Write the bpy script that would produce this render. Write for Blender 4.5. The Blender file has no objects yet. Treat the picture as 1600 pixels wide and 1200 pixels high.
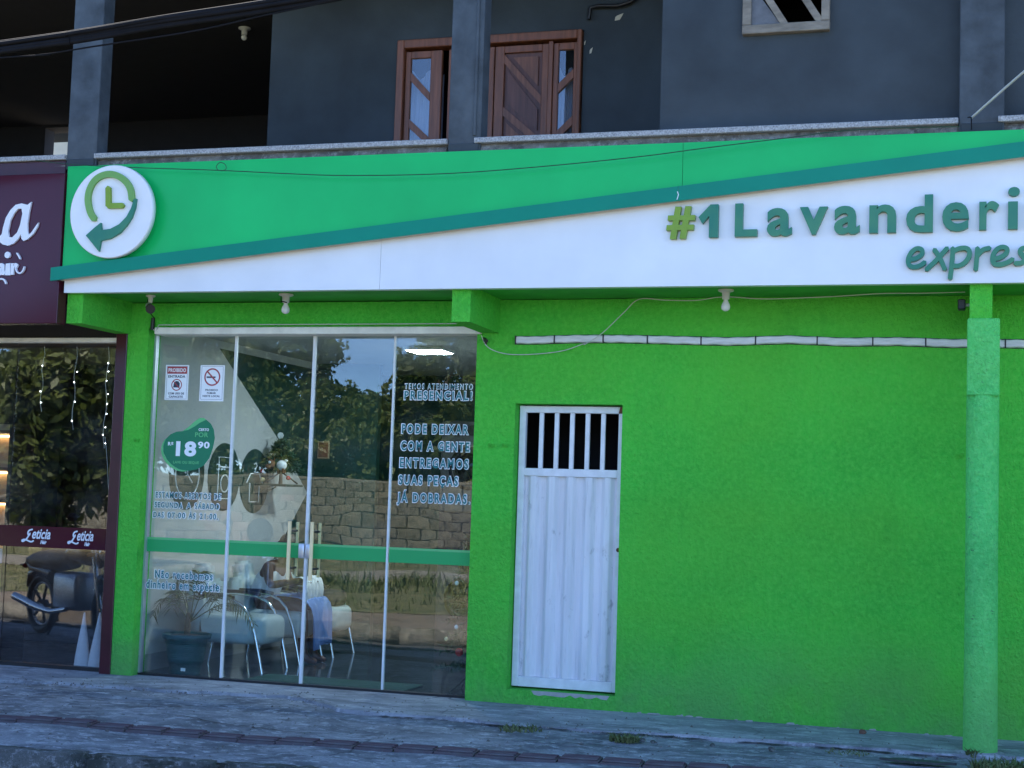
import bpy, bmesh, math, random
from mathutils import Vector, Matrix
R = math.radians
random.seed(7)
scene = bpy.context.scene
col = scene.collection

# ---------------------------------------------------------------- camera, sky, sun, exposure
cam_data = bpy.data.cameras.new('camera')
cam = bpy.data.objects.new('camera', cam_data); col.objects.link(cam)
cam_data.sensor_width = 36.0
cam_data.lens = 2351.4 / 1600.0 * 36.0
cam_data.clip_end = 3000
yaw, pitch, roll = -0.296489, 0.077402, 0.032307
fw = Vector((math.sin(yaw)*math.cos(pitch), math.cos(yaw)*math.cos(pitch), math.sin(pitch)))
rt = Vector((math.cos(yaw), -math.sin(yaw), 0)); up = rt.cross(fw)
rt, up = math.cos(roll)*rt + math.sin(roll)*up, -math.sin(roll)*rt + math.cos(roll)*up
m3 = Matrix((rt, up, -fw)).transposed()
cam.matrix_world = Matrix.Translation((0, -10.958, 1.521)) @ m3.to_4x4()
scene.camera = cam

SUN_EL, SUN_AZ = 60.0, -22.0          # azimuth measured from +Y (behind the building) towards +X
world = bpy.data.worlds.new('World'); scene.world = world
world.use_nodes = True
wn = world.node_tree.nodes; wl = world.node_tree.links
sky = wn.new('ShaderNodeTexSky'); sky.sky_type = 'NISHITA'
sky.sun_disc = False
sky.sun_elevation = R(SUN_EL); sky.sun_rotation = R(SUN_AZ)
sky.air_density = 0.47; sky.dust_density = 0.0; sky.ozone_density = 6.0
bg = wn['Background']; bg.inputs['Strength'].default_value = 0.15
wl.new(sky.outputs['Color'], bg.inputs['Color'])

sl = bpy.data.lights.new('sun', 'SUN'); sl.energy = 4.2; sl.angle = R(0.53); sl.color = (1.0, 0.93, 0.82)
so = bpy.data.objects.new('sun', sl); col.objects.link(so)
sd = Vector((math.sin(R(SUN_AZ))*math.cos(R(SUN_EL)), math.cos(R(SUN_AZ))*math.cos(R(SUN_EL)), math.sin(R(SUN_EL))))
so.rotation_euler = sd.to_track_quat('Z', 'Y').to_euler()
so.location = sd*60

vs = scene.view_settings
vs.view_transform = 'Standard'; vs.look = 'None'; vs.exposure = 2.25; vs.gamma = 1.0
vs.use_curve_mapping = False
scene.cycles.max_bounces = 8
scene.cycles.transparent_max_bounces = 24
scene.cycles.sample_clamp_indirect = 6.0

# ---------------------------------------------------------------- materials
def new_mat(name):
    m = bpy.data.materials.new(name); m.use_nodes = True
    n = m.node_tree.nodes; return m, n, m.node_tree.links, n['Principled BSDF']
def c4(c): return (c[0], c[1], c[2], 1.0)
def noise(n, l, scale, detail=4, rough=.55, vec=None, stretch=None):
    t = n.new('ShaderNodeTexNoise'); t.inputs['Scale'].default_value = scale
    t.inputs['Detail'].default_value = detail; t.inputs['Roughness'].default_value = rough
    tc = n.new('ShaderNodeTexCoord')
    src = tc.outputs['Object']
    if stretch:
        mp = n.new('ShaderNodeMapping'); mp.inputs['Scale'].default_value = stretch
        l.new(src, mp.inputs['Vector']); src = mp.outputs['Vector']
    l.new(src, t.inputs['Vector'])
    return t.outputs['Fac']
def ramp(n, l, fac, a, b, lo=0.0, hi=1.0):
    r = n.new('ShaderNodeMapRange'); r.inputs['From Min'].default_value = a; r.inputs['From Max'].default_value = b
    r.inputs['To Min'].default_value = lo; r.inputs['To Max'].default_value = hi
    l.new(fac, r.inputs['Value']); return r.outputs['Result']
def mix(n, l, fac, a, b):
    x = n.new('ShaderNodeMix'); x.data_type = 'RGBA'
    if isinstance(fac, (int, float)): x.inputs[0].default_value = fac
    else: l.new(fac, x.inputs[0])
    for k, v in ((6, a), (7, b)):
        if isinstance(v, tuple): x.inputs[k].default_value = c4(v)
        else: l.new(v, x.inputs[k])
    return x.outputs[2]
def bump(n, l, p, h, strength, dist=.01):
    b = n.new('ShaderNodeBump'); b.inputs['Strength'].default_value = strength; b.inputs['Distance'].default_value = dist
    l.new(h, b.inputs['Height']); l.new(b.outputs['Normal'], p.inputs['Normal']); return b
def M(name, c, rough=.6, metal=0.0, var=.12, vscale=6, bmp=0, bscale=60, c2=None, coat=0, spec=.5, stretch=None):
    m, n, l, p = new_mat(name)
    p.inputs['Roughness'].default_value = rough; p.inputs['Metallic'].default_value = metal
    p.inputs['Specular IOR Level'].default_value = spec
    if coat: p.inputs['Coat Weight'].default_value = coat; p.inputs['Coat Roughness'].default_value = .05
    a = tuple(x*(1-var) for x in c); b = c2 if c2 else tuple(min(1, x*(1+var)) for x in c)
    f = noise(n, l, vscale, 5, stretch=stretch)
    l.new(mix(n, l, ramp(n, l, f, .3, .7), a, b), p.inputs['Base Color'])
    if bmp: bump(n, l, p, noise(n, l, bscale, 3, stretch=stretch), bmp)
    return m
def emit(name, c, s):
    m, n, l, p = new_mat(name)
    p.inputs['Base Color'].default_value = c4(c); p.inputs['Emission Color'].default_value = c4(c)
    p.inputs['Emission Strength'].default_value = s; return m
def glass(name, ior, tint, dirt=.03):
    m, n, l, p = new_mat(name); n.remove(p)
    out = n['Material Output']
    tr = n.new('ShaderNodeBsdfTransparent'); tr.inputs['Color'].default_value = c4(tint)
    gl = n.new('ShaderNodeBsdfGlossy'); gl.inputs['Roughness'].default_value = 0.004
    df = n.new('ShaderNodeBsdfDiffuse'); df.inputs['Color'].default_value = (.6, .6, .58, 1)
    geo = n.new('ShaderNodeNewGeometry')
    io = ramp(n, l, geo.outputs['Backfacing'], 0, 1, ior, 1/ior)
    fr = n.new('ShaderNodeFresnel'); l.new(io, fr.inputs['IOR'])
    mx = n.new('ShaderNodeMixShader'); l.new(fr.outputs[0], mx.inputs[0]); l.new(tr.outputs[0], mx.inputs[1]); l.new(gl.outputs[0], mx.inputs[2])
    f = ramp(n, l, noise(n, l, 2.5, 6, .65), .45, .8, 0.0, dirt)
    m2 = n.new('ShaderNodeMixShader'); l.new(f, m2.inputs[0]); l.new(mx.outputs[0], m2.inputs[1]); l.new(df.outputs[0], m2.inputs[2])
    # the slow waviness of tempered sheets
    bp = n.new('ShaderNodeBump'); bp.inputs['Strength'].default_value = .09; bp.inputs['Distance'].default_value = .02
    l.new(noise(n, l, 1.6, 1), bp.inputs['Height']); l.new(bp.outputs['Normal'], gl.inputs['Normal'])
    l.new(m2.outputs[0], out.inputs['Surface']); return m

def stucco(name, c, grime=.5, chips=0.0):
    m, n, l, p = new_mat(name)
    p.inputs['Roughness'].default_value = .82; p.inputs['Specular IOR Level'].default_value = .25
    big = noise(n, l, 1.1, 6, .6); fine = noise(n, l, 26, 5, .72); fib = noise(n, l, 55, 3, .6, stretch=(1, 1, .6))
    a = mix(n, l, ramp(n, l, big, .3, .7), tuple(x*.82 for x in c), tuple(min(1, x*1.16) for x in c))
    a = mix(n, l, ramp(n, l, fine, .42, .66, 0, .6), a, (c[0]*2.0+.015, c[1]*1.25, c[2]*1.5+.01))
    a = mix(n, l, ramp(n, l, fib, .58, .72, 0, .45), a, tuple(x*.62 for x in c))
    a = mix(n, l, ramp(n, l, noise(n, l, .55, 4, .55, stretch=(.8, 1, 1.6)), .42, .66, 0, .5), a, (c[0]*1.9+.02, c[1]*1.06, c[2]*.9))
    a = mix(n, l, ramp(n, l, noise(n, l, 2.4, 7, .7, stretch=(1.4, 1, .5)), .58, .72, 0, .45), a, tuple(x*.66 for x in c))
    # splashed dirt and faded, chalky paint along the foot of the wall, in patches
    geo = n.new('ShaderNodeNewGeometry'); sp = n.new('ShaderNodeSeparateXYZ'); l.new(geo.outputs['Position'], sp.inputs[0])
    low = ramp(n, l, sp.outputs['Z'], .75, .0)
    patch = ramp(n, l, noise(n, l, 1.3, 5, .6), .36, .60)
    mu = n.new('ShaderNodeMath'); mu.operation = 'MULTIPLY'; l.new(low, mu.inputs[0]); l.new(patch, mu.inputs[1])
    mu2 = n.new('ShaderNodeMath'); mu2.operation = 'MULTIPLY'; l.new(mu.outputs[0], mu2.inputs[0]); mu2.inputs[1].default_value = grime
    a = mix(n, l, mu2.outputs[0], a, (.17, .25, .13))
    # small scuffs where the paint is rubbed
    sc = ramp(n, l, noise(n, l, 9, 8, .75), .70, .78, 0, .5)
    a = mix(n, l, sc, a, (c[0]*3+.03, c[1]*1.2, c[2]*2+.02))
    if chips:
        a = mix(n, l, ramp(n, l, noise(n, l, 16, 8, .8, stretch=(1, 1, 2.0)), .60, .65, 0, chips), a, (c[0]*.5, c[1]*.28, c[2]*.5))
    l.new(a, p.inputs['Base Color'])
    ad = n.new('ShaderNodeMath'); ad.operation = 'ADD'; l.new(fine, ad.inputs[0]); l.new(fib, ad.inputs[1])
    bump(n, l, p, ad.outputs[0], 1.0, .026); return m

def concrete(name, c, dark, light, scale=1.0, stretch=None, cracks=True):
    m, n, l, p = new_mat(name)
    p.inputs['Roughness'].default_value = .85; p.inputs['Specular IOR Level'].default_value = .3
    big = noise(n, l, 1.3*scale, 8, .7, stretch=stretch); mid = noise(n, l, 7*scale, 8, .75, stretch=stretch); fine = noise(n, l, 45*scale, 4, .7)
    a = mix(n, l, ramp(n, l, big, .40, .58), dark, c)
    a = mix(n, l, ramp(n, l, mid, .52, .62, 0, .9), a, light)
    a = mix(n, l, ramp(n, l, noise(n, l, 4*scale, 7, .7, stretch=stretch), .55, .64, 0, .85), a, tuple(x*.75 for x in dark))
    a = mix(n, l, ramp(n, l, fine, .45, .65, 0, .45), a, dark)
    if cracks:
        v = n.new('ShaderNodeTexVoronoi'); v.feature = 'DISTANCE_TO_EDGE'; v.inputs['Scale'].default_value = .55
        tc = n.new('ShaderNodeTexCoord'); nz = n.new('ShaderNodeTexNoise'); nz.inputs['Scale'].default_value = 2.2; nz.inputs['Detail'].default_value = 6
        l.new(tc.outputs['Object'], nz.inputs['Vector'])
        mxv = n.new('ShaderNodeMix'); mxv.data_type = 'RGBA'; mxv.inputs[0].default_value = .35
        l.new(tc.outputs['Object'], mxv.inputs[6]); l.new(nz.outputs['Color'], mxv.inputs[7])
        l.new(mxv.outputs[2], v.inputs['Vector'])
        cr0 = ramp(n, l, v.outputs['Distance'], .0, .006, .8, 0)
        msk = ramp(n, l, noise(n, l, .8, 3), .48, .58)
        mm = n.new('ShaderNodeMath'); mm.operation = 'MULTIPLY'; l.new(cr0, mm.inputs[0]); l.new(msk, mm.inputs[1]); cr = mm.outputs[0]
        a = mix(n, l, cr, a, tuple(x*.35 for x in dark))
    l.new(a, p.inputs['Base Color'])
    ad = n.new('ShaderNodeMath'); ad.operation = 'ADD'; l.new(mid, ad.inputs[0]); l.new(fine, ad.inputs[1])
    bump(n, l, p, ad.outputs[0], .8, .016); return m

def wood(name, c, axis=(1, 1, .08)):
    return M(name, c, .5, var=.35, vscale=30, bmp=.15, bscale=50, stretch=axis, coat=.1)

MT = {}
MT['wall_green'] = stucco('green stucco paint', (.068, .58, .055))
MT['post_green'] = stucco('green post paint lightened for daylight', (.10, .68, .155), .5, .9)  # lightened green: stronger daylight on the open post is put into its colour
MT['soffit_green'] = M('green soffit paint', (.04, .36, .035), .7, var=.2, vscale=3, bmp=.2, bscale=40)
MT['panel_green'] = M('green composite panel', (.008, .47, .115), .25, var=.10, vscale=1.2, spec=.24, bmp=.25, bscale=1.4)
MT['panel_white'] = M('white composite panel', (.76, .77, .78), .28, var=.05, vscale=2.0, coat=.08, bmp=.25, bscale=1.3)
MT['teal_band'] = M('teal composite band', (.001, .235, .145), .3, var=.06, vscale=2, spec=.2)
MT['cream_edge'] = M('dusty cream edging', (.62, .54, .40), .7, var=.15, vscale=14)
MT['letter_teal'] = M('teal letter face', (.028, .215, .15), .4, var=.12, vscale=4, c2=(.07, .25, .13), spec=.25)
MT['letter_olive'] = M('olive letter face', (.20, .33, .012), .4, var=.08)
MT['disc_white'] = M('white sign disc', (.80, .80, .79), .35, var=.03)
MT['arc_green'] = M('muted green acrylic', (.16, .36, .07), .35, var=.05)
MT['maroon'] = M('glossy maroon panel', (.065, .010, .020), .12, var=.08, vscale=2, spec=.25)
MT['maroon_frame'] = M('maroon painted frame', (.05, .008, .014), .3, var=.2)
MT['script_white'] = M('white acrylic script', (.78, .78, .80), .4, var=.02)
MT['slate'] = M('slate grey wall paint', (.042, .054, .062), .75, var=.28, vscale=1.6, bmp=.3, bscale=22, spec=.3)
MT['slate_col'] = M('worn slate column paint', (.065, .08, .092), .75, var=.35, vscale=5, bmp=.3, bscale=35, spec=.3)
MT['dark_room'] = M('plaster darkened for unlit rooms', (.02, .02, .025), .9, var=.1)  # near-black: the dark of unlit rooms is put into the colour
MT['rough_conc'] = concrete('weathered bare concrete', (.27, .25, .22), (.12, .11, .10), (.42, .41, .38), 3, cracks=False)
MT['pave'] = concrete('old pavement concrete', (.33, .335, .345), (.14, .145, .155), (.58, .58, .59), 1.4, stretch=(.9, 1.3, 1))
MT['apron'] = concrete('newer smooth concrete', (.40, .405, .415), (.21, .215, .225), (.56, .56, .57), 1.0, stretch=(.7, 1.5, 1))
MT['kerb'] = concrete('kerb concrete', (.15, .155, .145), (.055, .062, .050), (.36, .36, .35), 3.0, cracks=False)
MT['kerb_sun'] = concrete('pale median kerb', (.34, .315, .27), (.16, .15, .125), (.46, .43, .38), 2.2, cracks=False)
MT['tactile'] = M('faded red tactile tile', (.125, .05, .058), .85, var=.3, vscale=5, bmp=.4, c2=(.13, .12, .125))
MT['asphalt'] = M('asphalt', (.055, .055, .057), .9, var=.25, vscale=12, bmp=.5, bscale=120)
MT['dirt'] = M('sandy dirt', (.19, .155, .12), .95, var=.25, vscale=2.2, bmp=.4, bscale=40)
MT['turf'] = M('short grass ground', (.10, .13, .045), .95, var=.4, vscale=2.0, bmp=.5, bscale=60, c2=(.2, .18, .09))
MT['blade'] = M('grass blade', (.09, .15, .03), .7, var=.4, vscale=1.5, c2=(.2, .2, .07))
MT['leaf'] = M('tree leaf', (.075, .12, .014), .5, var=.3, vscale=1.2, c2=(.14, .17, .03))
def leafy(m):
    n = m.node_tree.nodes; l = m.node_tree.links; p = n['Principled BSDF']; src = p.inputs['Base Color'].links[0].from_socket
    tl = n.new('ShaderNodeBsdfTranslucent'); l.new(src, tl.inputs['Color']); mx = n.new('ShaderNodeMixShader'); mx.inputs[0].default_value = .4
    l.new(p.outputs[0], mx.inputs[1]); l.new(tl.outputs[0], mx.inputs[2]); l.new(mx.outputs[0], n['Material Output'].inputs['Surface'])
leafy(MT['leaf'])
MT['bark'] = M('bark', (.09, .065, .045), .9, var=.3, bmp=.6, bscale=20)
MT['ground'] = M('far ground', (.2, .17, .11), .95, var=.3, vscale=.2)
MT['granite'] = M('grey granite', (.30, .30, .29), .45, var=.5, vscale=90, c2=(.50, .50, .49))
MT['alu_white'] = M('white aluminium', (.74, .75, .74), .35, var=.05, vscale=10)
MT['header'] = M('yellowed white header box', (.80, .78, .70), .45, var=.12, vscale=9)
MT['alu'] = M('brushed aluminium', (.55, .57, .60), .3, metal=.6, var=.1)
MT['chrome'] = M('chrome tube', (.75, .76, .78), .08, metal=1.0, var=.02)
MT['black'] = M('black plastic', (.012, .012, .013), .45, var=.1)
MT['rubber'] = M('black rubber cable', (.008, .008, .010), .8, var=.2, spec=.15)
MT['wire_white'] = M('white wire', (.55, .56, .52), .5, var=.1)
MT['wire_green'] = M('thin dark wire', (.015, .06, .03), .6, var=.1)
MT['handle'] = M('pale cream handle bar', (.95, .72, .38), .3, var=.06)
MT['film_green'] = M('green vinyl film', (.03, .38, .115), .4, var=.04, vscale=2, spec=.25)
MT['film_leaf'] = M('deep green sticker', (.02, .21, .10), .4, var=.05, spec=.25)
MT['film_light'] = M('light green vinyl film', (.12, .50, .18), .35, var=.04)
MT['vinyl_teal'] = M('teal vinyl', (.006, .17, .18), .4, var=.05)
MT['vinyl_white'] = M('white vinyl', (.88, .89, .90), .4, var=.02)
MT['vinyl_red'] = M('red vinyl', (.38, .03, .035), .4, var=.05)
MT['vinyl_grey'] = M('dark print', (.03, .035, .06), .5, var=.05)
def door_paint(name):
    m, n, l, p = new_mat(name); p.inputs['Roughness'].default_value = .5
    a = mix(n, l, ramp(n, l, noise(n, l, 4, 5, .6, stretch=(2.5, 1, .25)), .35, .65), (.66, .665, .67), (.80, .805, .81))
    a = mix(n, l, ramp(n, l, noise(n, l, 22, 6, .75, stretch=(1.6, 1, .10)), .56, .70, 0, .40), a, (.30, .31, .32))
    a = mix(n, l, ramp(n, l, noise(n, l, 5.5, 7, .7, stretch=(1.5, 1, .8)), .60, .70, 0, .75), a, (.26, .27, .28))
    a = mix(n, l, ramp(n, l, noise(n, l, 2.1, 3, .5), .62, .70, 0, .25), a, (.45, .36, .26))
    l.new(a, p.inputs['Base Color']); bump(n, l, p, noise(n, l, 9, 3), .2, .01); return m
MT['door_white'] = door_paint('scuffed white door paint')
MT['door_frame'] = M('white door frame paint', (.74, .75, .76), .45, var=.1, vscale=12)
MT['rust'] = M('rusty metal', (.16, .06, .03), .8, var=.4, vscale=30)
MT['conduit'] = M('chalky white duct', (.66, .66, .66), .6, var=.14, vscale=9, stretch=(1, 1, 6))
MT['wood'] = wood('red brown door timber', (.20, .070, .032))
MT['wood_dark'] = wood('dark panel timber', (.12, .042, .026))
MT['wood_grey'] = M('grey weathered timber', (.21, .185, .145), .8, var=.3, vscale=24, bmp=.3, stretch=(.3, 1, 1))
MT['frost'] = M('frosted pane', (.12, .12, .12), .4, var=.2, vscale=20)
MT['curtain'] = M('white curtain', (.27, .31, .42), .85, var=.12, vscale=18, stretch=(1, 1, .1))
MT['dark_glass'] = M('dark window glass', (.01, .011, .013), .05, var=.1, coat=.3)
MT['cream_wall'] = M('cream house wall', (.55, .50, .38), .8, var=.08)
MT['int_wall'] = M('pale interior paint', (.50, .52, .52), .7, var=.05, vscale=2)
MT['int_green'] = M('dark green interior paint', (.008, .045, .035), .5, var=.1)
MT['int_floor'] = M('dark polished floor tile', (.055, .06, .065), .12, var=.12, vscale=2, coat=.3)
MT['int_ceil'] = M('interior ceiling', (.45, .45, .45), .8, var=.05)
MT['machine'] = M('grey machine enamel', (.09, .095, .10), .35, var=.04)
MT['pot'] = M('dark teal plastic pot', (.008, .07, .075), .4, var=.1)
MT['frond'] = M('palm leaflet', (.016, .055, .016), .5, var=.35, vscale=10)
MT['pine'] = M('artificial pine needle', (.012, .055, .030), .6, var=.4, vscale=8)
MT['seat'] = M('blue grey leatherette', (.42, .52, .55), .42, var=.08, vscale=8)
MT['skin'] = M('brown skin', (.11, .05, .03), .5, var=.08)
MT['hair'] = M('black hair', (.012, .010, .009), .6, var=.2)
MT['cloth_white'] = M('white cloth', (.72, .74, .76), .85, var=.05, vscale=14)
MT['cloth_blue'] = M('blue cloth', (.13, .24, .52), .85, var=.12, vscale=10)
MT['bag'] = M('dark navy fabric', (.014, .018, .03), .8, var=.2)
MT['mat_green'] = M('green door mat', (.008, .06, .045), .95, var=.2, vscale=30, bmp=.5)
MT['plush_brown'] = M('brown plush', (.22, .10, .05), .9, var=.15, vscale=30)
MT['red'] = M('red ornament', (.45, .03, .03), .25, var=.1)
MT['led_panel'] = emit('lit ceiling panel', (.80, .92, 1.0), 36)
MT['led_warm'] = emit('warm led strip', (1.0, .66, .32), 3.0)
MT['led_dot'] = emit('small led bulb', (.85, .92, 1.0), 5)
MT['bulb'] = M('opal light bulb', (.70, .70, .66), .25, var=.04)
MT['porcelain'] = M('porcelain lamp holder', (.55, .55, .52), .4, var=.08)
MT['bike_dark'] = M('dark motorcycle plastic', (.02, .012, .02), .25, var=.1, coat=.3)
MT['bike_blue'] = M('blue motorcycle paint', (.02, .06, .22), .2, var=.1, coat=.5)
MT['amber'] = M('amber lens', (.8, .30, .03), .2, var=.1)
def random_tone(m, lo=.8, hi=1.15):
    n = m.node_tree.nodes; l = m.node_tree.links; p = n['Principled BSDF']; src = p.inputs['Base Color'].links[0].from_socket
    oi = n.new('ShaderNodeObjectInfo'); hs = n.new('ShaderNodeHueSaturation'); l.new(ramp(n, l, oi.outputs['Random'], 0, 1, lo, hi), hs.inputs['Value']); l.new(src, hs.inputs['Color']); l.new(hs.outputs['Color'], p.inputs['Base Color']); return m
MT['block'] = concrete('grey yellow block', (.36, .32, .23), (.17, .155, .11), (.48, .43, .34), 3, cracks=False)
MT['block_red'] = M('block with red paint', (.34, .19, .15), .85, var=.3, vscale=3, c2=(.42, .36, .28))
random_tone(MT['block']); random_tone(MT['block_red'])
MT['mortar'] = M('mortar', (.27, .24, .18), .95, var=.2)
MT['gold'] = M('warm lit shelf board', (.45, .32, .2), .5, var=.1)
MT['mirror'] = M('mirror', (.55, .58, .6), .03, metal=1.0, var=.02)
MT['gap_soil'] = M('dark soil in the joint', (.030, .028, .026), .95, var=.4, vscale=30, bmp=.5)
MT['plaster'] = M('bare plaster', (.36, .37, .33), .9, var=.15, vscale=20)
MT['stone'] = M('brown stone', (.16, .08, .05), .85, var=.3, vscale=30, bmp=.5)
MT['glass'] = glass('shop glass', 1.74, (.90, .96, .95))
MT['glass2'] = glass('neighbour shop glass', 1.9, (.93, .95, .95))
MT['pale_grey'] = M('pale grey skirting tile', (.28, .30, .31), .4, var=.08)

# ---------------------------------------------------------------- mesh helpers
ORIGIN = {}
class MB:
    def __init__(s): s.v, s.f, s.sm = [], [], []
    def add(s, v, f, smooth=False):
        b = len(s.v); s.v += [tuple(p) for p in v]; s.f += [[i+b for i in q] for q in f]; s.sm += [smooth]*len(f); return s
    def box(s, x0, x1, y0, y1, z0, z1, bev=0.0, seg=1):
        if bev:
            bm = bmesh.new(); bmesh.ops.create_cube(bm, size=1)
            for q in bm.verts: q.co = Vector(((x0+x1)/2+q.co.x*(x1-x0), (y0+y1)/2+q.co.y*(y1-y0), (z0+z1)/2+q.co.z*(z1-z0)))
            bmesh.ops.bevel(bm, geom=bm.edges[:], offset=bev, segments=seg, profile=.5, affect='EDGES')
            return s.bm(bm, seg > 1)
        v = [(x, y, z) for z in (z0, z1) for y in (y0, y1) for x in (x0, x1)]
        return s.add(v, [(0,2,3,1),(4,5,7,6),(0,1,5,4),(2,6,7,3),(0,4,6,2),(1,3,7,5)])
    def bm(s, bm, smooth=False):
        bm.verts.index_update()
        s.add([q.co[:] for q in bm.verts], [[q.index for q in f.verts] for f in bm.faces], smooth); bm.free(); return s
    def tube(s, pts, r, n=8, caps=True, closed=False):
        P = [Vector(p) for p in pts]; k = len(P); rr = r if isinstance(r, (list, tuple)) else [r]*k
        v, f = [], []; prev = None
        for i, p in enumerate(P):
            t = ((P[(i+1) % k]-P[i-1]) if closed else (P[min(i+1, k-1)]-P[max(i-1, 0)])).normalized()
            a = prev if prev is not None else (Vector((0, 0, 1)) if abs(t.z) < .9 else Vector((1, 0, 0)))
            u = (a - t*a.dot(t)).normalized(); w = t.cross(u); prev = u
            for j in range(n):
                q = 2*math.pi*j/n; v.append(p + (u*math.cos(q)+w*math.sin(q))*rr[i])
        for i in range(k if closed else k-1):
            for j in range(n):
                a, b = i*n+j, i*n+(j+1) % n; i2 = (i+1) % k
                f.append((a, b, i2*n+(j+1) % n, i2*n+j))
        s.add(v, f, True)
        if caps and not closed:
            s.add(v[:n], [list(range(n))[::-1]]); s.add(v[-n:], [list(range(n))])
        return s
    def lathe(s, prof, c, n=20, axis='z'):
        v, f = [], []
        for r, h in prof:
            for j in range(n):
                q = 2*math.pi*j/n; a, b = r*math.cos(q), r*math.sin(q)
                v.append({'z': (c[0]+a, c[1]+b, c[2]+h), 'y': (c[0]+a, c[1]+h, c[2]+b), 'x': (c[0]+h, c[1]+a, c[2]+b)}[axis])
        k = len(prof)
        for i in range(k-1):
            for j in range(n): f.append((i*n+j, i*n+(j+1) % n, (i+1)*n+(j+1) % n, (i+1)*n+j))
        s.add(v, f, True)
        s.add(v[:n], [list(range(n))]); s.add(v[-n:], [list(range(n))]); return s
    def prism(s, poly, y0, y1, hole=None, plane='xz'):
        """polygon in the XZ plane given depth from y0 (front) to y1 (back)"""
        bm = bmesh.new()
        def put(p, y): return (p[0], y, p[1]) if plane == 'xz' else ((p[0], p[1], y) if plane == 'xy' else (y, p[0], p[1]))
        loops = []
        for L in ([poly] + ([hole] if hole else [])):
            vs_ = [bm.verts.new(put(p, y0)) for p in L]
            loops.append([bm.edges.new((vs_[i], vs_[(i+1) % len(vs_)])) for i in range(len(vs_))])
        bmesh.ops.triangle_fill(bm, use_beauty=True, edges=[e for L in loops for e in L])
        r = bmesh.ops.extrude_face_region(bm, geom=bm.faces[:])
        d = y1-y0
        vec = {'xz': (0, d, 0), 'xy': (0, 0, d), 'yz': (d, 0, 0)}[plane]
        bmesh.ops.translate(bm, verts=[g for g in r['geom'] if isinstance(g, bmesh.types.BMVert)], vec=vec)
        bmesh.ops.recalc_face_normals(bm, faces=bm.faces[:])
        return s.bm(bm)
    def ball(s, c, r, sub=2, sc=(1, 1, 1)):
        bm = bmesh.new(); bmesh.ops.create_icosphere(bm, subdivisions=sub, radius=r)
        for q in bm.verts: q.co = Vector((c[0]+q.co.x*sc[0], c[1]+q.co.y*sc[1], c[2]+q.co.z*sc[2]))
        return s.bm(bm, True)
    def ribbon(s, pts, w, y0, y1):
        """flat stroke of width w (number or list) along XZ points, with round ends"""
        k = len(pts); ww = w if isinstance(w, (list, tuple)) else [w]*k
        L, Rr = [], []
        for i, p in enumerate(pts):
            a, b = pts[max(i-1, 0)], pts[min(i+1, k-1)]
            dx, dz = b[0]-a[0], b[1]-a[1]; q = math.hypot(dx, dz) or 1
            nx, nz = -dz/q*ww[i]/2, dx/q*ww[i]/2
            L.append((p[0]+nx, p[1]+nz)); Rr.append((p[0]-nx, p[1]-nz))
        def cap(i, j):
            p, q = pts[i], pts[j]; d = math.hypot(p[0]-q[0], p[1]-q[1]) or 1
            return (p[0]+(p[0]-q[0])/d*ww[i]*.4, p[1]+(p[1]-q[1])/d*ww[i]*.4)
        V = []
        for y in (y0, y1):
            g = [y-(.0016*i/k if y == y0 else 0) for i in range(k)]
            V += [(a, g[i], b) for i, (a, b) in enumerate(L)] + [(a, g[i], b) for i, (a, b) in enumerate(Rr)] + [(cap(0, 1)[0], y, cap(0, 1)[1]), (cap(-1, -2)[0], y, cap(-1, -2)[1])]
        o = 2*k+2; F = []
        for i in range(k-1): F += [(i, i+1, k+i+1, k+i), (o+i, o+k+i, o+k+i+1, o+i+1)]
        F += [(2*k, 0, k), (2*k+1, 2*k-1, k-1), (o+2*k, o+k, o), (o+2*k+1, o+k-1, o+2*k-1)]
        ring = [2*k]+list(range(k))+[2*k+1]+list(range(2*k-1, k-1, -1))
        for i in range(len(ring)):
            a, b = ring[i], ring[(i+1) % len(ring)]; F.append((a, o+a, o+b, b))
        return s.add(V, F)
    def build(s, name, mat, parent=None, base=None):
        me = bpy.data.meshes.new(name)
        if parent is not None: o0 = ORIGIN[parent.name]
        elif base is not None: o0 = Vector(base)
        else:
            xs = [p[0] for p in s.v]; ys = [p[1] for p in s.v]; zs = [p[2] for p in s.v]
            o0 = Vector(((min(xs)+max(xs))/2, (min(ys)+max(ys))/2, min(zs)))
        me.from_pydata([(p[0]-o0.x, p[1]-o0.y, p[2]-o0.z) for p in s.v], [], s.f)
        if any(s.sm):
            me.polygons.foreach_set('use_smooth', s.sm)
        me.materials.append(MT[mat] if isinstance(mat, str) else mat); me.update()
        ob = bpy.data.objects.new(name, me); col.objects.link(ob)
        if parent is None: ob.location = o0
        else: ob.parent = parent
        ORIGIN[ob.name] = o0; return ob
def tag(o, label=None, cat=None, group=None, kind=None):
    for k, v in (('label', label), ('category', cat), ('group', group), ('kind', kind)):
        if v: o[k] = v
    return o
def thing(name, label, cat, loc=(0, 0, 0), group=None, kind=None):
    o = bpy.data.objects.new(name, None); col.objects.link(o); o.location = loc; o.empty_display_size = .2
    ORIGIN[o.name] = Vector(loc); return tag(o, label, cat, group, kind)
def sub(name, parent):
    o = bpy.data.objects.new(name, None); col.objects.link(o); o.parent = parent; o.empty_display_size = .1
    ORIGIN[o.name] = ORIGIN[parent.name]; return o
def box(name, mat, parent, x0, x1, y0, y1, z0, z1, bev=0.0, seg=1): return MB().box(x0, x1, y0, y1, z0, z1, bev, seg).build(name, mat, parent)
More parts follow.
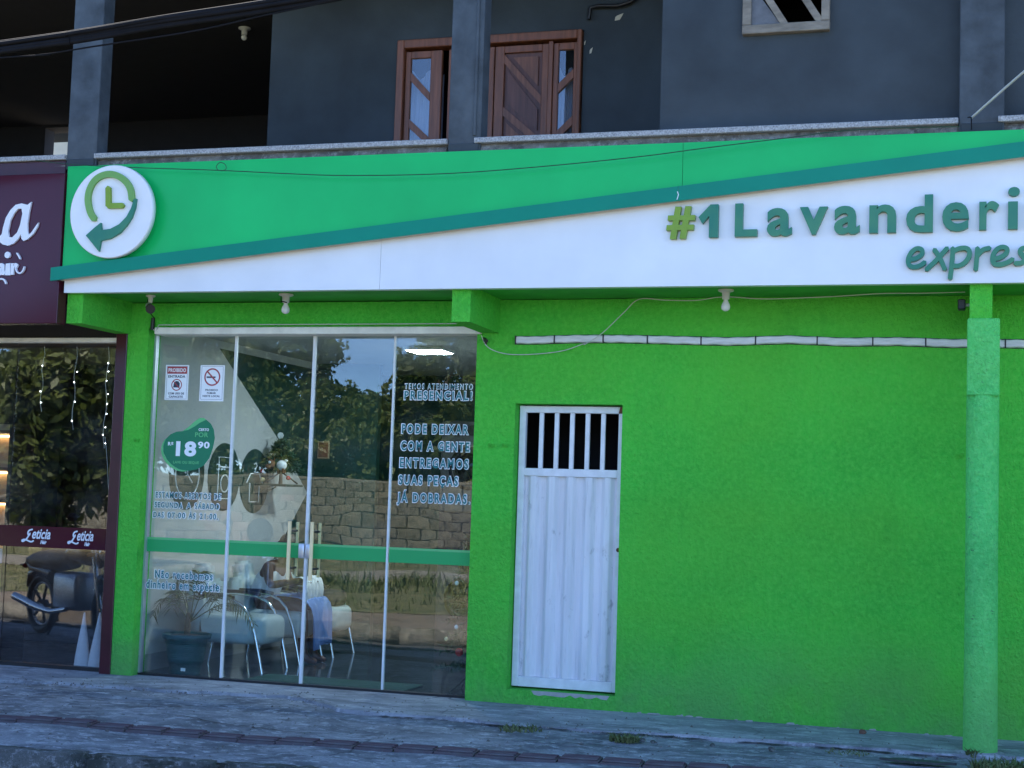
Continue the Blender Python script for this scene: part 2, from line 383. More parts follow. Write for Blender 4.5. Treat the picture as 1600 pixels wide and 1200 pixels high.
def glyphs(body, offset=0.0, shear=0.0, spacing=1.0):
    """flat outline triangles of a string in the built-in font, plus its cap height"""
    def tri(t):
        cu = bpy.data.curves.new('lettering', 'FONT'); cu.body = t; cu.size = 1.0; cu.offset = offset; cu.shear = shear
        cu.space_character = spacing; cu.resolution_u = 4; cu.extrude = .5
        ob = bpy.data.objects.new('lettering', cu); me = bpy.data.meshes.new_from_object(ob)
        v = [tuple(p.co) for p in me.vertices]; f = [list(p.vertices) for p in me.polygons]
        bpy.data.objects.remove(ob); bpy.data.curves.remove(cu); bpy.data.meshes.remove(me); return v, f
    return tri(body), tri('H')[0], tri('x')[0]
def text(mb, body, x0, x1, z0, z1, y0, y1, offset=0.0, shear=0.0, spacing=1.0, ref='cap', plane='xz'):
    (v, f), H, X = glyphs(body, offset, shear, spacing)
    rf = H if ref == 'cap' else X
    ylo, yhi = min(p[1] for p in rf), max(p[1] for p in rf)
    if ref == 'box': ylo, yhi = min(p[1] for p in v), max(p[1] for p in v)
    xlo, xhi = min(p[0] for p in v), max(p[0] for p in v)
    out = []
    for p in v:
        a = x0+(p[0]-xlo)/(xhi-xlo)*(x1-x0); b = z0+(p[1]-ylo)/(yhi-ylo)*(z1-z0); d = y0 if p[2] > 0 else y1
        out.append((a, d, b))
    return mb.add(out, f)
# ---------------------------------------------------------------- measured outlines (X, Z in metres)
ARROW = [(-6.107, 3.729), (-6.113, 3.661), (-6.136, 3.588), (-6.181, 3.52), (-6.233, 3.466), (-6.314, 3.424), (-6.398, 3.409), (-6.409, 3.326), (-6.469, 3.39), (-6.53, 3.453), (-6.471, 3.502), (-6.406, 3.55), (-6.396, 3.492), (-6.319, 3.5), (-6.244, 3.534), (-6.185, 3.589), (-6.147, 3.656), (-6.129, 3.724)]
ARC_PTS = [(-6.467, 3.581), (-6.502, 3.621), (-6.527, 3.685), (-6.537, 3.748), (-6.528, 3.81), (-6.496, 3.872), (-6.442, 3.914), (-6.359, 3.933), (-6.281, 3.915), (-6.208, 3.869), (-6.163, 3.806), (-6.148, 3.724)]
CLOCK_L = [(-6.359, 3.82), (-6.349, 3.68), (-6.225, 3.679)]
SCRIPT_A = [(-7.101, 3.75), (-7.116, 3.661), (-7.124, 3.577), (-7.12, 3.517), (-7.109, 3.487), (-7.085, 3.505), (-7.054, 3.549), (-7.026, 3.584), (-7.03, 3.554), (-7.064, 3.496), (-7.116, 3.452), (-7.153, 3.439), (-7.172, 3.457), (-7.18, 3.495), (-7.205, 3.454), (-7.244, 3.419), (-7.291, 3.404), (-7.34, 3.414), (-7.376, 3.439), (-7.412, 3.464), (-7.414, 3.494), (-7.378, 3.475), (-7.355, 3.499), (-7.349, 3.546), (-7.327, 3.63), (-7.289, 3.689), (-7.244, 3.73), (-7.19, 3.74), (-7.134, 3.727)]
SCRIPT_A_HOLE = [(-7.187, 3.698), (-7.177, 3.656), (-7.192, 3.567), (-7.215, 3.508), (-7.257, 3.47), (-7.287, 3.473), (-7.299, 3.521), (-7.284, 3.605), (-7.253, 3.664), (-7.221, 3.697)]
AIR_BOX = [(-7.372, 3.265), (-7.305, 3.169), (-7.303, 3.264), (-7.256, 3.168), (-7.254, 3.264), (-7.168, 3.171)]
AIR_DOT = [(-7.293, 3.33)]
AIR_SW1 = [(-7.207, 3.343), (-7.189, 3.322), (-7.174, 3.298)]
AIR_SW2 = [(-7.213, 3.227), (-7.197, 3.191), (-7.166, 3.179), (-7.142, 3.197), (-7.131, 3.232)]
AIR_SW3 = [(-7.382, 3.128), (-7.342, 3.142), (-7.307, 3.133), (-7.291, 3.101)]
EXPRESS = [[(-0.393, 3.182), (-0.342, 3.192), (-0.307, 3.218), (-0.308, 3.251), (-0.343, 3.261), (-0.378, 3.235), (-0.4, 3.187), (-0.393, 3.145), (-0.357, 3.131), (-0.317, 3.144), (-0.291, 3.166)], [(-0.232, 3.248), (-0.196, 3.195), (-0.165, 3.118)], [(-0.151, 3.257), (-0.211, 3.184), (-0.281, 3.117)], [(-0.116, 3.256), (-0.12, 3.162), (-0.131, 3.057)], [(-0.116, 3.235), (-0.071, 3.256), (-0.021, 3.255), (-0.006, 3.212), (-0.035, 3.16), (-0.08, 3.135), (-0.115, 3.141)], [(0.038, 3.254), (0.034, 3.191), (0.028, 3.112)], [(0.034, 3.201), (0.068, 3.243), (0.113, 3.252)], [(0.133, 3.179), (0.182, 3.188), (0.221, 3.219), (0.221, 3.25), (0.186, 3.261), (0.147, 3.236), (0.128, 3.189), (0.138, 3.147), (0.177, 3.141), (0.226, 3.156), (0.256, 3.177)], [(0.348, 3.248), (0.314, 3.249), (0.296, 3.228), (0.314, 3.202), (0.334, 3.176), (0.314, 3.15), (0.271, 3.15)]]
LETTERS = [('1', -1.792, -1.656), ('L', -1.542, -1.39), ('a', -1.325, -1.158), ('v', -1.107, -0.921), ('a', -0.879, -0.712), ('n', -0.65, -0.477), ('d', -0.414, -0.243), ('e', -0.185, -0.016), ('r', 0.047, 0.17), ('i', 0.225, 0.292), ('a', 0.35, 0.509)]
LETTER_Z = [3.589, 3.361, 3.548, 3.36, 3.554, 3.374, 3.609]
HASH = [[(-1.955, 3.578), (-1.913, 3.577), (-1.946, 3.352), (-1.988, 3.353)], [(-1.885, 3.579), (-1.843, 3.578), (-1.879, 3.354), (-1.921, 3.354)], [(-2.004, 3.517), (-1.814, 3.516), (-1.818, 3.479), (-2.006, 3.482)], [(-2.011, 3.45), (-1.824, 3.45), (-1.826, 3.414), (-2.015, 3.413)]]
LEAF = [(-5.996, 2.103), (-5.953, 2.07), (-5.923, 2.021), (-5.91, 1.954), (-5.924, 1.871), (-5.952, 1.788), (-5.999, 1.729), (-6.062, 1.694), (-6.136, 1.681), (-6.211, 1.686), (-6.278, 1.714), (-6.337, 1.762), (-6.378, 1.828), (-6.382, 1.887), (-6.361, 1.938), (-6.321, 1.976), (-6.266, 2.0), (-6.21, 2.006), (-6.155, 2.033), (-6.102, 2.076), (-6.057, 2.106)]
LEAF_HI1 = [(-5.996, 2.103), (-6.02, 2.117), (-6.057, 2.117), (-6.102, 2.088), (-6.155, 2.042), (-6.209, 2.005), (-6.154, 2.018), (-6.099, 2.047), (-6.055, 2.077)]
LEAF_HI2 = [(-6.363, 1.938), (-6.386, 1.895), (-6.393, 1.845), (-6.371, 1.787), (-6.326, 1.737), (-6.267, 1.697), (-6.21, 1.68), (-6.154, 1.679), (-6.211, 1.692), (-6.268, 1.714), (-6.317, 1.754), (-6.353, 1.804), (-6.372, 1.854), (-6.374, 1.895)]
DIAG_M = [(-3.786, 5.237), (-3.451, 4.863), (-3.78, 4.783), (-3.508, 4.553)]
DIAG_L = [(-4.614, 5.117), (-4.44, 4.935), (-4.615, 4.709), (-4.446, 4.557)]
DIAG_R = [(-3.326, 4.942), (-3.155, 5.101), (-3.314, 4.556), (-3.161, 4.696)]
WOOD_X = [-4.743, -4.684, -4.625, -4.444, -4.362, -4.281, -3.868, -3.84, -3.783, -3.452, -3.396, -3.352, -3.308, -3.148, -3.104]
CONDUIT_X = [(-3.313, -3.018), (-3.006, -2.639), (-2.627, -2.302), (-2.29, -1.899), (-1.889, -1.494), (-1.49, -1.058), (-1.049, -0.667), (-0.66, -0.305), (-0.297, 0.015), (0.023, 0.228), (0.236, 0.522), (0.53, 0.852)]
CONDUIT_Z = [2.744, 2.754, 2.753, 2.744, 2.734, 2.748, 2.73, 2.734, 2.721, 2.721, 2.717, 2.717]
FASCIA_WIRE = [(-7.051, 4.071), (-6.759, 4.03), (-6.245, 3.987), (-5.445, 3.936), (-4.885, 3.893), (-4.368, 3.861), (-3.619, 3.851), (-2.9, 3.878), (-2.208, 3.923), (-1.762, 3.965), (-1.24, 4.011), (-0.733, 4.052), (-0.078, 4.046)]
WIRE_LOOP = [(-5.445, 3.936), (-5.462, 3.966), (-5.432, 3.994), (-5.388, 3.978), (-5.381, 3.943), (-5.417, 3.93)]
WALL_WIRE = [(-3.598, 2.78), (-3.554, 2.701), (-3.475, 2.657), (-3.346, 2.633), (-3.143, 2.638), (-2.943, 2.663), (-2.785, 2.716)]
WALL_WIRE2 = [(-2.767, 2.709), (-2.632, 2.79), (-2.465, 2.943), (-2.347, 3.038), (-2.154, 3.027), (-1.916, 3.02), (-1.71, 3.042), (-1.403, 3.021), (-0.949, 3.031), (-0.594, 3.047), (-0.332, 3.044), (-0.039, 3.046)]
CABLES = [[(-6.634, 4.445), (-5.733, 4.508), (-5.11, 4.565), (-4.418, 4.618), (-3.709, 4.683), (-3.115, 4.776)], [(-6.636, 4.463), (-5.734, 4.53), (-5.111, 4.582), (-4.418, 4.631), (-3.71, 4.696), (-3.115, 4.788)], [(-6.637, 4.481), (-5.735, 4.543), (-5.112, 4.599), (-4.419, 4.644), (-3.71, 4.708), (-3.116, 4.8)], [(-6.633, 4.427), (-5.732, 4.49), (-5.109, 4.552), (-4.417, 4.601), (-3.709, 4.671), (-3.114, 4.764)], [(-6.638, 4.499), (-5.736, 4.556), (-5.113, 4.608), (-4.42, 4.656), (-3.711, 4.716), (-3.116, 4.809)], [(-6.632, 4.405), (-6.023, 4.406), (-5.582, 4.442), (-4.872, 4.499), (-4.37, 4.573), (-3.883, 4.645), (-3.453, 4.739)]]
DROP = [(-0.007, -0.8, 4.126), (0.099, -1.0, 4.171), (0.3, -1.4, 4.247), (0.611, -2.2, 4.299)]
APRON = [(-7.229, -0.717), (-5.881, -0.617), (-4.893, -0.449), (-4.107, -0.962), (-3.517, -0.873), (-2.963, -1.001), (-2.519, -0.98), (-1.884, -0.88), (-1.253, -0.836), (-0.761, -0.803), (-0.278, -0.824), (0.344, -0.763)]
MISC = {'weed1': [-2.128, -1.253, 0.0], 'weed2': [-2.84, -1.189, 0.0], 'weed3': [0.055, -0.702, -0.0], 'grassR': [0.183, -1.175, 0.0], 'stone1': [-0.687, -0.191, 0.0], 'stone2': [-1.181, -1.249, 0.0], 'stone3': [-0.826, -1.452, 0.0], 'patch': [-0.305, -1.205, 0.0], 'crack1': [-3.593, -2.295, 0.0], 'tactend': [-1.729, -2.094, 0.0], 'corner': [-3.768, -3.241, 0.0], 'c2': [-1.814, -2.232, 0.0], 'c3': [0.333, -1.123, 0.0]}
CREAM = [(-11.053, 6.01), (-10.735, 5.916), (-10.715, 5.592), (-11.045, 5.604)]
LEFTDARK = [(-6.528, 5.223), (-5.96, 5.726)]
BULBUP = [(-6.786, 6.083), (-6.783, 6.032)]
PIPEUP = [(-3.047, 5.516), (-3.039, 5.613), (-2.969, 5.625), (-2.806, 5.614), (-2.699, 5.639), (-2.62, 5.693)]

# ---------------------------------------------------------------- the setting
def st(o): return tag(o, kind='structure')
st(MB().add([(-400, -400, -.26), (400, -400, -.26), (400, 400, -.26), (-400, 400, -.26)], [(0, 1, 2, 3)]).build('ground', 'ground'))
st(MB().add([(-90, -6.2, -.2), (90, -6.2, -.2), (90, -3.0, -.2), (-90, -3.4, -.2)], [(0, 1, 2, 3)]).build('road', 'asphalt'))

def pave_edge(x): return -3.40+.10*(x+5.3)        # the pavement's outer edge runs slightly askew to the shop
def uneven(x, y):
    return .010*math.sin(1.7*x+.6*y)+.007*math.sin(3.1*x-2.3*y+1)+.005*math.sin(7*x+4*y)
# pavement: an uneven slab
pm = MB(); NX, NY = 120, 26; XA, XB = -14.0, 6.0
V = []
for i in range(NX+1):
    x = XA+(XB-XA)*i/NX; ye = pave_edge(max(-7.5, min(x, .5)))+.17
    for j in range(NY+1):
        y = .14+(ye-.14)*j/NY; V.append((x, y, -.004-.012+(uneven(x, y) if j < NY else 0)*min(1, max(0, -y-.6))))
pm.add(V, [(i*(NY+1)+j, i*(NY+1)+j+1, (i+1)*(NY+1)+j+1, (i+1)*(NY+1)+j) for i in range(NX) for j in range(NY)], True)
pavement = st(pm.build('pavement', 'pave'))
# smoother strip of newer concrete along the shop fronts, with a broken outer edge
am = MB(); AX = [-14.0]+[p[0] for p in APRON]+[6.0]; AY = [-.72]+[p[1] for p in APRON]+[-.76]
def lerp_edge(x):
    for k in range(len(AX)-1):
        if AX[k] <= x <= AX[k+1]: return AY[k]+(AY[k+1]-AY[k])*(x-AX[k])/(AX[k+1]-AX[k])
    return AY[-1]
top, n = [], 260
random.seed(3)
for i in range(n+1):
    x = -13.9+19.8*i/n; top.append((x, lerp_edge(x)+random.uniform(-.03, .03)+.02*math.sin(9*x)))
V, F = [], []
for i, (x, y) in enumerate(top):
    V += [(x, .13, .004), (x, y*.5, .006+.002*math.sin(3*x)), (x, y, .006), (x, y-.012, -.03)]
for i in range(n):
    for j in range(3): F.append((i*4+j, i*4+j+1, (i+1)*4+j+1, (i+1)*4+j))
am.add(V, F, False).build('concrete_apron', 'apron', pavement)
# the broken joint outside that strip: dark soil in uneven widths, and a few wandering cracks
random.seed(12)
def crack(pts, w0, w1, name='crack', z=-.004):
    mb = MB(); V = []
    for i, (x, y) in enumerate(pts):
        w = random.uniform(w0, w1)*(.3 if i in (0, len(pts)-1) else 1); zz = z+.006+uneven(x, y)*min(1, max(0, -y-.6))
        V += [(x, y-w, zz-.010), (x, y+w, zz-.010)]
    mb.add(V, [(2*i, 2*i+2, 2*i+3, 2*i+1) for i in range(len(pts)-1)]).build(name, 'gap_soil', pavement)
for xa, xb in ((-4.0, -3.45), (-3.3, -2.55), (-2.4, -1.6), (-1.45, -1.1), (-.95, -.45), (-.35, -.05)):
    n_ = max(6, int((xb-xa)/.045)); crack([(xa+(xb-xa)*i/n_, lerp_edge(xa+(xb-xa)*i/n_)-.035+random.uniform(-.018, .018)) for i in range(n_+1)], .004, .030, 'open_joint')
for (x0, y0), (x1, y1), wv in (((-4.15, -2.95), (-3.45, -2.20), .05), ((-5.6, -2.2), (-5.2, -1.75), .04), ((-5.2, -1.75), (-3.9, -1.85), .05), ((-3.0, -1.62), (-1.5, -1.45), .03), ((-1.5, -1.45), (-.4, -1.35), .02), ((-6.9, -1.5), (-5.9, -1.3), .04), ((-2.9, -2.1), (-2.6, -1.62), .04)):
    n_ = 16; crack([(x0+(x1-x0)*i/n_+random.uniform(-.02, .02), y0+(y1-y0)*i/n_+wv*math.sin(i*.9)*random.uniform(.3, 1)) for i in range(n_+1)], .002, .009)
# tactile guide strip: red tiles with raised bars
random.seed(11)
def tact_y(x): return -2.40+.075*(x+6.0)
proto = None
for k in range(40):
    x = -8.5+.252*k
    if x > 1.0: break
    y = tact_y(x)+random.uniform(-.006, .006)
    if proto is None:
        b = MB().box(-.121, .121, -.088, .088, -.02, .004)
        for q in (-.058, 0, .058): b.box(-.112, .112, q-.014, q+.014, .004, .015, .004)
        t = b.build('tactile_tile', 'tactile', None, base=(0, 0, 0)); t.parent = pavement; proto = t
    else: t = proto.copy(); col.objects.link(t); t.parent = pavement
    t.location = Vector((x, y, random.uniform(-.006, -.003)+uneven(x, y)*.9)) - pavement.location
    t.rotation_euler = (random.uniform(-.006, .006), random.uniform(-.004, .004), .075+random.uniform(-.006, .006))
# kerb stones
random.seed(5)
def stone(mb, cx, cy, L, W, z0, z1, rz, rough=.012, nx=10):
    bm = bmesh.new(); bmesh.ops.create_cube(bm, size=1)
    bmesh.ops.scale(bm, verts=bm.verts[:], vec=(L, W, z1-z0))
    bmesh.ops.bevel(bm, geom=bm.edges[:], offset=.022, segments=2, affect='EDGES')
    long_edges = [e for e in bm.edges if abs((e.verts[0].co-e.verts[1].co).x) > L*.4]
    bmesh.ops.subdivide_edges(bm, edges=long_edges, cuts=nx, use_grid_fill=True)
    M_ = Matrix.Translation((cx, cy, (z0+z1)/2)) @ Matrix.Rotation(rz, 4, 'Z')
    for q in bm.verts:
        q.co += Vector((0, random.uniform(-1, 1)*rough*.6, random.uniform(-1, 1)*rough*.5)); q.co = M_ @ q.co
    return mb.bm(bm, True)
x = -10.3
while x < 2.5:
    L = random.uniform(.72, .86); cx = x+L/2; xx = max(-7.5, min(cx, .5))
    stone(MB(), cx, pave_edge(xx)+.08, L-.012, .15, -.26, random.uniform(-.004, .008), .10 if -7.5 < cx < .5 else 0).build('kerb_stone', 'kerb', pavement)
    x += L

# the median opposite: pale kerb, dirt, turf, sandy path; a block wall beyond
median = st(MB().box(-90, 90, -30.4, -5.78, -.25, -.012).build('median', 'dirt'))
x = -19.0
while x < 1.0:
    L = random.uniform(.9, 1.05)
    if -11.2 < x < -7.9: x += L; continue  # stones left out so the mirrored kerb stays dark here
    stone(MB(), x+L/2, -5.7, L-.015, .16, -.26, random.uniform(-.01, .012), 0, .014, 6).build('kerb_stone', 'kerb_sun', median); x += L
st(MB().prism([(-10.6, -5.62), (-7.5, -5.62), (-11.2, -14.0), (-16.0, -14.0)], -.003, -.24, plane='xy').build('added_dark_strip', 'asphalt'))  # asphalt strip added to darken this stretch as mirrored in the glass
st(MB().add([(-90, -14.6, -.006), (90, -14.6, -.006), (90, -8.2, -.006), (-90, -7.0, -.006)], [(0, 1, 2, 3)]).build('lawn', 'turf'))
st(MB().add([(-90, -30.3, -.006), (90, -30.3, -.006), (90, -18.6, -.006), (-90, -18.2, -.006)], [(0, 1, 2, 3)]).build('verge', 'turf'))
st(MB().add([(-90, -18.4, .0), (90, -18.4, .0), (90, -14.4, .0), (-90, -14.4, .0)], [(0, 1, 2, 3)]).build('path', 'kerb_sun'))
random.seed(21)
gm = MB()
def blades(mb, cx, cy, z, n, h, spread, lean=.5):
    for _ in range(n):
        a = random.uniform(0, 6.283); d = spread*math.sqrt(random.random()); x, y = cx+d*math.cos(a), cy+d*math.sin(a)
        hh = h*random.uniform(.45, 1.1); la = random.uniform(0, 6.283); lx, ly = lean*hh*math.cos(la)*random.random(), lean*hh*math.sin(la)*random.random()
        w = .012*(hh/.2)**.5; wx, wy = -math.sin(la)*w, math.cos(la)*w
        mb.add([(x-wx, y-wy, z), (x+wx, y+wy, z), (x+lx*.4+wx*.7, y+ly*.4+wy*.7, z+hh*.6), (x+lx*.4-wx*.7, y+ly*.4-wy*.7, z+hh*.6), (x+lx, y+ly, z+hh)], [(0, 1, 2, 3), (3, 2, 4)])
for _ in range(900): blades(gm, random.uniform(-24, 3), random.uniform(-14.4, -7.6), -.01, 6, random.uniform(.06, .14), .3, 1.2)
for _ in range(60): blades(gm, random.uniform(-14, -5), random.uniform(-14.2, -11.0), -.01, 40, random.uniform(.14, .3), .5, 1.3)
for _ in range(300): blades(gm, random.uniform(-34, -6), random.uniform(-30, -19), -.01, 8, random.uniform(.12, .3), .5)
tag(gm.build('grass', 'blade'), 'rough grass and tufts covering the median', 'grass', kind='stuff')

bw = thing('block_wall', 'long weathered block wall with red graffiti beyond the grass', 'wall', (-22, -31, 0))
box('core', 'mortar', bw, -60, 20, -31.2, -30.985, -.1, 1.98)
box('coping', 'mortar', bw, -60, 20, -31.26, -30.93, 1.98, 2.06)
random.seed(8)
pb = {}
for r_ in range(7):
    for k in range(42):
        x = -36.5+k*.6+(.3 if r_ % 2 else 0); z = .02+r_*.28
        red = math.sin(x*.55+1.1)+math.sin(x*1.7+r_*.8) > 1.15 and r_ < 5
        mt = 'block_red' if red else 'block'
        if mt not in pb:
            pb[mt] = MB().box(-.285, .285, 0, .05, .008, .272, .012).build('block', mt, None, base=(0, 0, 0)); o = pb[mt]
        else: o = pb[mt].copy(); col.objects.link(o)
        o.parent = bw; o.location = Vector((x, -30.985+random.uniform(-.012, .012), z)) - bw.location
        if k > 40: pass

def tree(x, y, h, rx, seed, label):
    random.seed(seed)
    t = thing('tree', label, 'tree', (x, y, -.02), 'trees behind the block wall' if 'behind' in label else None)
    tb = MB(); tb.tube([(x, y, -.05), (x+.1, y, h*.25), (x-.05, y+.1, h*.5), (x+.1, y, h*.75)], [.17, .14, .1, .05])
    for k in range(7):
        a = k*.9+seed; z = h*(.3+.06*k)
        tb.tube([(x, y, z), (x+rx*.35*math.cos(a), y+rx*.35*math.sin(a), z+h*.12), (x+rx*.7*math.cos(a), y+rx*.7*math.sin(a), z+h*.2)], [.07, .045, .02], 6)
    tb.build('trunk', 'bark', t)
    cb = MB(); cz = h*.60
    for c in range(84):
        u, v = random.uniform(0, 6.283), random.uniform(-1, 1); q = random.random()**.45; s_ = math.sqrt(1-v*v)
        px, py, pz = x+rx*q*s_*math.cos(u), y+rx*q*s_*math.sin(u), cz+h*.42*q*v
        cr = random.uniform(.32, .62)
        for _ in range(95):
            d = Vector((random.gauss(0, 1), random.gauss(0, 1), random.gauss(0, .8))); d = d.normalized()*cr*random.random()**.4
            p = Vector((px, py, pz))+d; nrm = (d.normalized()+Vector((random.gauss(0, .5), random.gauss(0, .5), random.gauss(.3, .5)))).normalized()
            a = nrm.orthogonal().normalized(); b = nrm.cross(a); an = random.uniform(0, 6.283)
            a, b = a*math.cos(an)+b*math.sin(an), b*math.cos(an)-a*math.sin(an)
            L, W = random.uniform(.09, .17), random.uniform(.05, .085)
            cb.add([p-a*L, p+b*W, p+a*L, p-b*W], [(0, 1, 2, 3)])
    cb.build('crown', 'leaf', t)
TREES = [(-36.5, -33.5, 5.2, 2.0), (-33.2, -33.2, 5.0, 1.7), (-30.2, -33.6, 7.2, 2.3), (-27.2, -33.0, 8.2, 2.2), (-24.6, -34.0, 8.4, 2.2), (-22.4, -33.4, 7.4, 1.7),
         (-20.0, -33.2, 4.7, 1.6), (-18.0, -33.6, 5.1, 1.5), (-15.9, -33.2, 7.0, 1.8), (-13.2, -33.6, 7.2, 2.1), (-10.0, -33.4, 6.2, 2.0), (-40, -34, 6, 2.2)]
for k, a in enumerate(TREES): tree(*a, 30+k, 'bushy green tree rising behind the block wall')
for k in range(9): tree(-36+k*3.1, -37.5, (6.4, 7.2, 8.6, 8.8, 8.6, 5.2, 5.0, 7.4, 7.4)[k], 2.3, 60+k, 'darker tree of the second row behind the block wall')
tree(-17.2, -14.6, 4.4, 1.25, 77, 'small leafy tree standing alone on the median grass')

# ---------------------------------------------------------------- the building
bld = thing('shop_building', 'two storey shop building, green ground floor under a slate grey balcony', 'building', (-3, 0, 0))
G = 'wall_green'
# ground floor walls; left and right shells stand outside the frame
box('wall', G, bld, -2.48, 5.0, 0, .2, -.05, 3.06)                       # right of the metal door
box('wall', G, bld, -3.64, -3.315, 0, .2, -.05, 3.058)                    # between the glass and the metal door
box('wall', G, bld, -3.315, -2.48, .001, .2, 2.262, 3.056)                # above the metal door
box('wall', G, bld, -3.315, -2.48, .001, .2, -.05, .112)                  # threshold of the metal door
box('pillar', G, bld, -6.693, -6.503, 0, .2, -.05, 3.054)
box('lintel', G, bld, -6.503, -3.64, .001, .2, 2.852, 3.052)
box('soffit', 'soffit_green', bld, -6.74, 5.0, -.74, .2, 3.062, 3.2)
for x0 in (-6.81, -3.603, -.008):
    box('beam', G, bld, x0, x0+.142, -.72, -.0005, 2.80 if x0 < -6 else 2.80, 3.062)
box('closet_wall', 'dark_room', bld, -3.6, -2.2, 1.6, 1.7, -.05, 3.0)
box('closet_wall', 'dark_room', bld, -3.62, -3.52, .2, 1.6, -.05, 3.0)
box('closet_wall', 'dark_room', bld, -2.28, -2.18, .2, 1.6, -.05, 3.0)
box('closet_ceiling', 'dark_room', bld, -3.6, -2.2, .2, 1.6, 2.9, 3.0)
# cracks in the plaster as thin sunken lines
# round post with its square head
col_ = sub('column', bld)
cp = MB(); cp.box(-.022, .182, -.752, -.56, 2.30, 2.806, .008); cp.build('column_head', 'post_green', col_)
MB().lathe([(.108, -.05), (.107, .15), (.104, .7), (.102, 1.3), (.104, 2.1), (.103, 2.302)], (.08, -.648, 0), 28).build('shaft', 'post_green', col_)
MB().lathe([(.16, -.03), (.155, .006), (.11, .016)], (.08, -.648, 0), 24).build('footing', 'apron', col_)

# balcony slab and parapet
box('slab', 'rough_conc', bld, -14, 5, -.70, 1.2, 3.2, 3.32)
box('parapet', 'rough_conc', bld, -14, 5, -.715, -.60, 3.32, 4.094)
pz = MB(); random.seed(4)
xs = [-6.9+.12*i for i in range(100)]
for a, b in ((-6.55, -3.70), (-3.40, -.12), (.22, 4.9), (-13.9, -6.9)):
    sillp = MB().box(a-.06 if a > -13 else a, b+.03, -.775, -.52, 4.100, 4.140, .004).build('granite_sill', 'granite', bld)
# ragged mortar bed showing between the sign and the sill
for a, b in ((-6.58, -3.68), (-3.42, -.1), (.2, 4.9), (-13.9, -6.88)):
    mb = MB(); nn = int((b-a)/.05); V = []; F = []
    for i in range(nn+1):
        x = a+(b-a)*i/nn; o_ = random.uniform(-.012, .012)
        V += [(x, -.735+o_, 4.02), (x, -.742+o_*.7, 4.06+random.uniform(-.012, .012)), (x, -.728+o_*.3, 4.085), (x, -.72, 4.099)]
    for i in range(nn):
        for j in range(3): F.append((i*4+j, (i+1)*4+j, (i+1)*4+j+1, i*4+j+1))
    mb.add(V, F, True).build('mortar_bed', 'rough_conc', bld)
# balcony columns
for x0, x1, pipe in ((-6.872, -6.604, False), (-3.668, -3.418, True), (-.084, .199, False)):
    c_ = MB().box(x0, x1, -.75, -.592, 4.02, 6.0, .006).build('balcony_column', 'slate_col', bld)
    if pipe: MB().tube([(x1-.045, -.755, 4.16), (x1-.045, -.757, 5.0), (x1-.047, -.757, 6.0)], .012, 8).build('pipe', 'slate_col', c_)
    MB().box(x0+.01, x1-.01, -.765, -.7515, 4.02, 4.10, .004).build('base_patch', 'slate', c_)
# upper walls: the near wall with the window, the porch wall with the timber doors, the deep recess
W0, W1, WB, WT = -1.545, -.955, 4.83, 5.62
for a in ((-2.128, W0, 3.32, 6.0), (W1, 5.0, 3.32, 6.0), (W0, W1, 3.32, WB-.004), (W0, W1, WT, 6.0)):
    box('upper_wall', 'slate', bld, a[0], a[1], -.598, -.40, a[2], a[3])
box('upper_wall', 'slate', bld, -2.128, -1.98, -.398, 1.05, 3.32, 6.0)
for a in ((-5.955, -4.752, 3.32, 6.0), (-3.096, -2.13, 3.32, 6.0), (-4.752, -3.096, 5.442, 6.0)):
    box('porch_wall', 'slate', bld, a[0], a[1], .9, 1.05, a[2], a[3])
box('porch_wall', 'slate', bld, -5.955, -5.80, 1.051, 5.2, 3.32, 6.0)
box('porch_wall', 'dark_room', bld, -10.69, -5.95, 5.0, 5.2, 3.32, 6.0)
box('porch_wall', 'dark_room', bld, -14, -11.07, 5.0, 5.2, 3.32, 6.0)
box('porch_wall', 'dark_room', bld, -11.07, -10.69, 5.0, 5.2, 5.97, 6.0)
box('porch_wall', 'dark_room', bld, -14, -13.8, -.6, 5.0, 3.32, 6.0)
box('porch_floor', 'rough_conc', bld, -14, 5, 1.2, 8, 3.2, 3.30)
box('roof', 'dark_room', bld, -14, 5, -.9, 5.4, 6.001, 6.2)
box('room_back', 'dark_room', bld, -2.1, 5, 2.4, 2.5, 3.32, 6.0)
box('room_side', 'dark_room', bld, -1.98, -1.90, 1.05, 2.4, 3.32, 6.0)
box('room_back', 'dark_room', bld, -5.7, -2.1, 2.4, 2.5, 3.32, 6.0)
box('rear_wall', 'cream_wall', bld, -14, 5, 7.8, 8, -.1, 3.2)
box('side_wall', 'cream_wall', bld, 4.8, 5, .2, 7.8, -.1, 6.0)
box('side_wall', 'cream_wall', bld, -14, -13.8, .2, 7.8, -.1, 3.2)
# paint chips on the porch wall
for cx, cz, w, h in ((-2.80, 5.53, .06, .045), (-3.03, 5.26, .022, .04), (-3.085, 5.33, .012, .03)):
    MB().prism([(cx-w*.6, cz-h*.6), (cx+w*.1, cz-h*.5), (cx+w*.5, cz+h*.4), (cx+w*.6, cz+h*.7), (cx-w*.2, cz+h*.35), (cx-w*.5, cz+h*.1)], .896, .9005).build('paint_chip', 'cream_wall', bld)
MB().tube([(a, .86, b) for a, b in PIPEUP], .018, 8).build('drain_hose', 'black', bld)

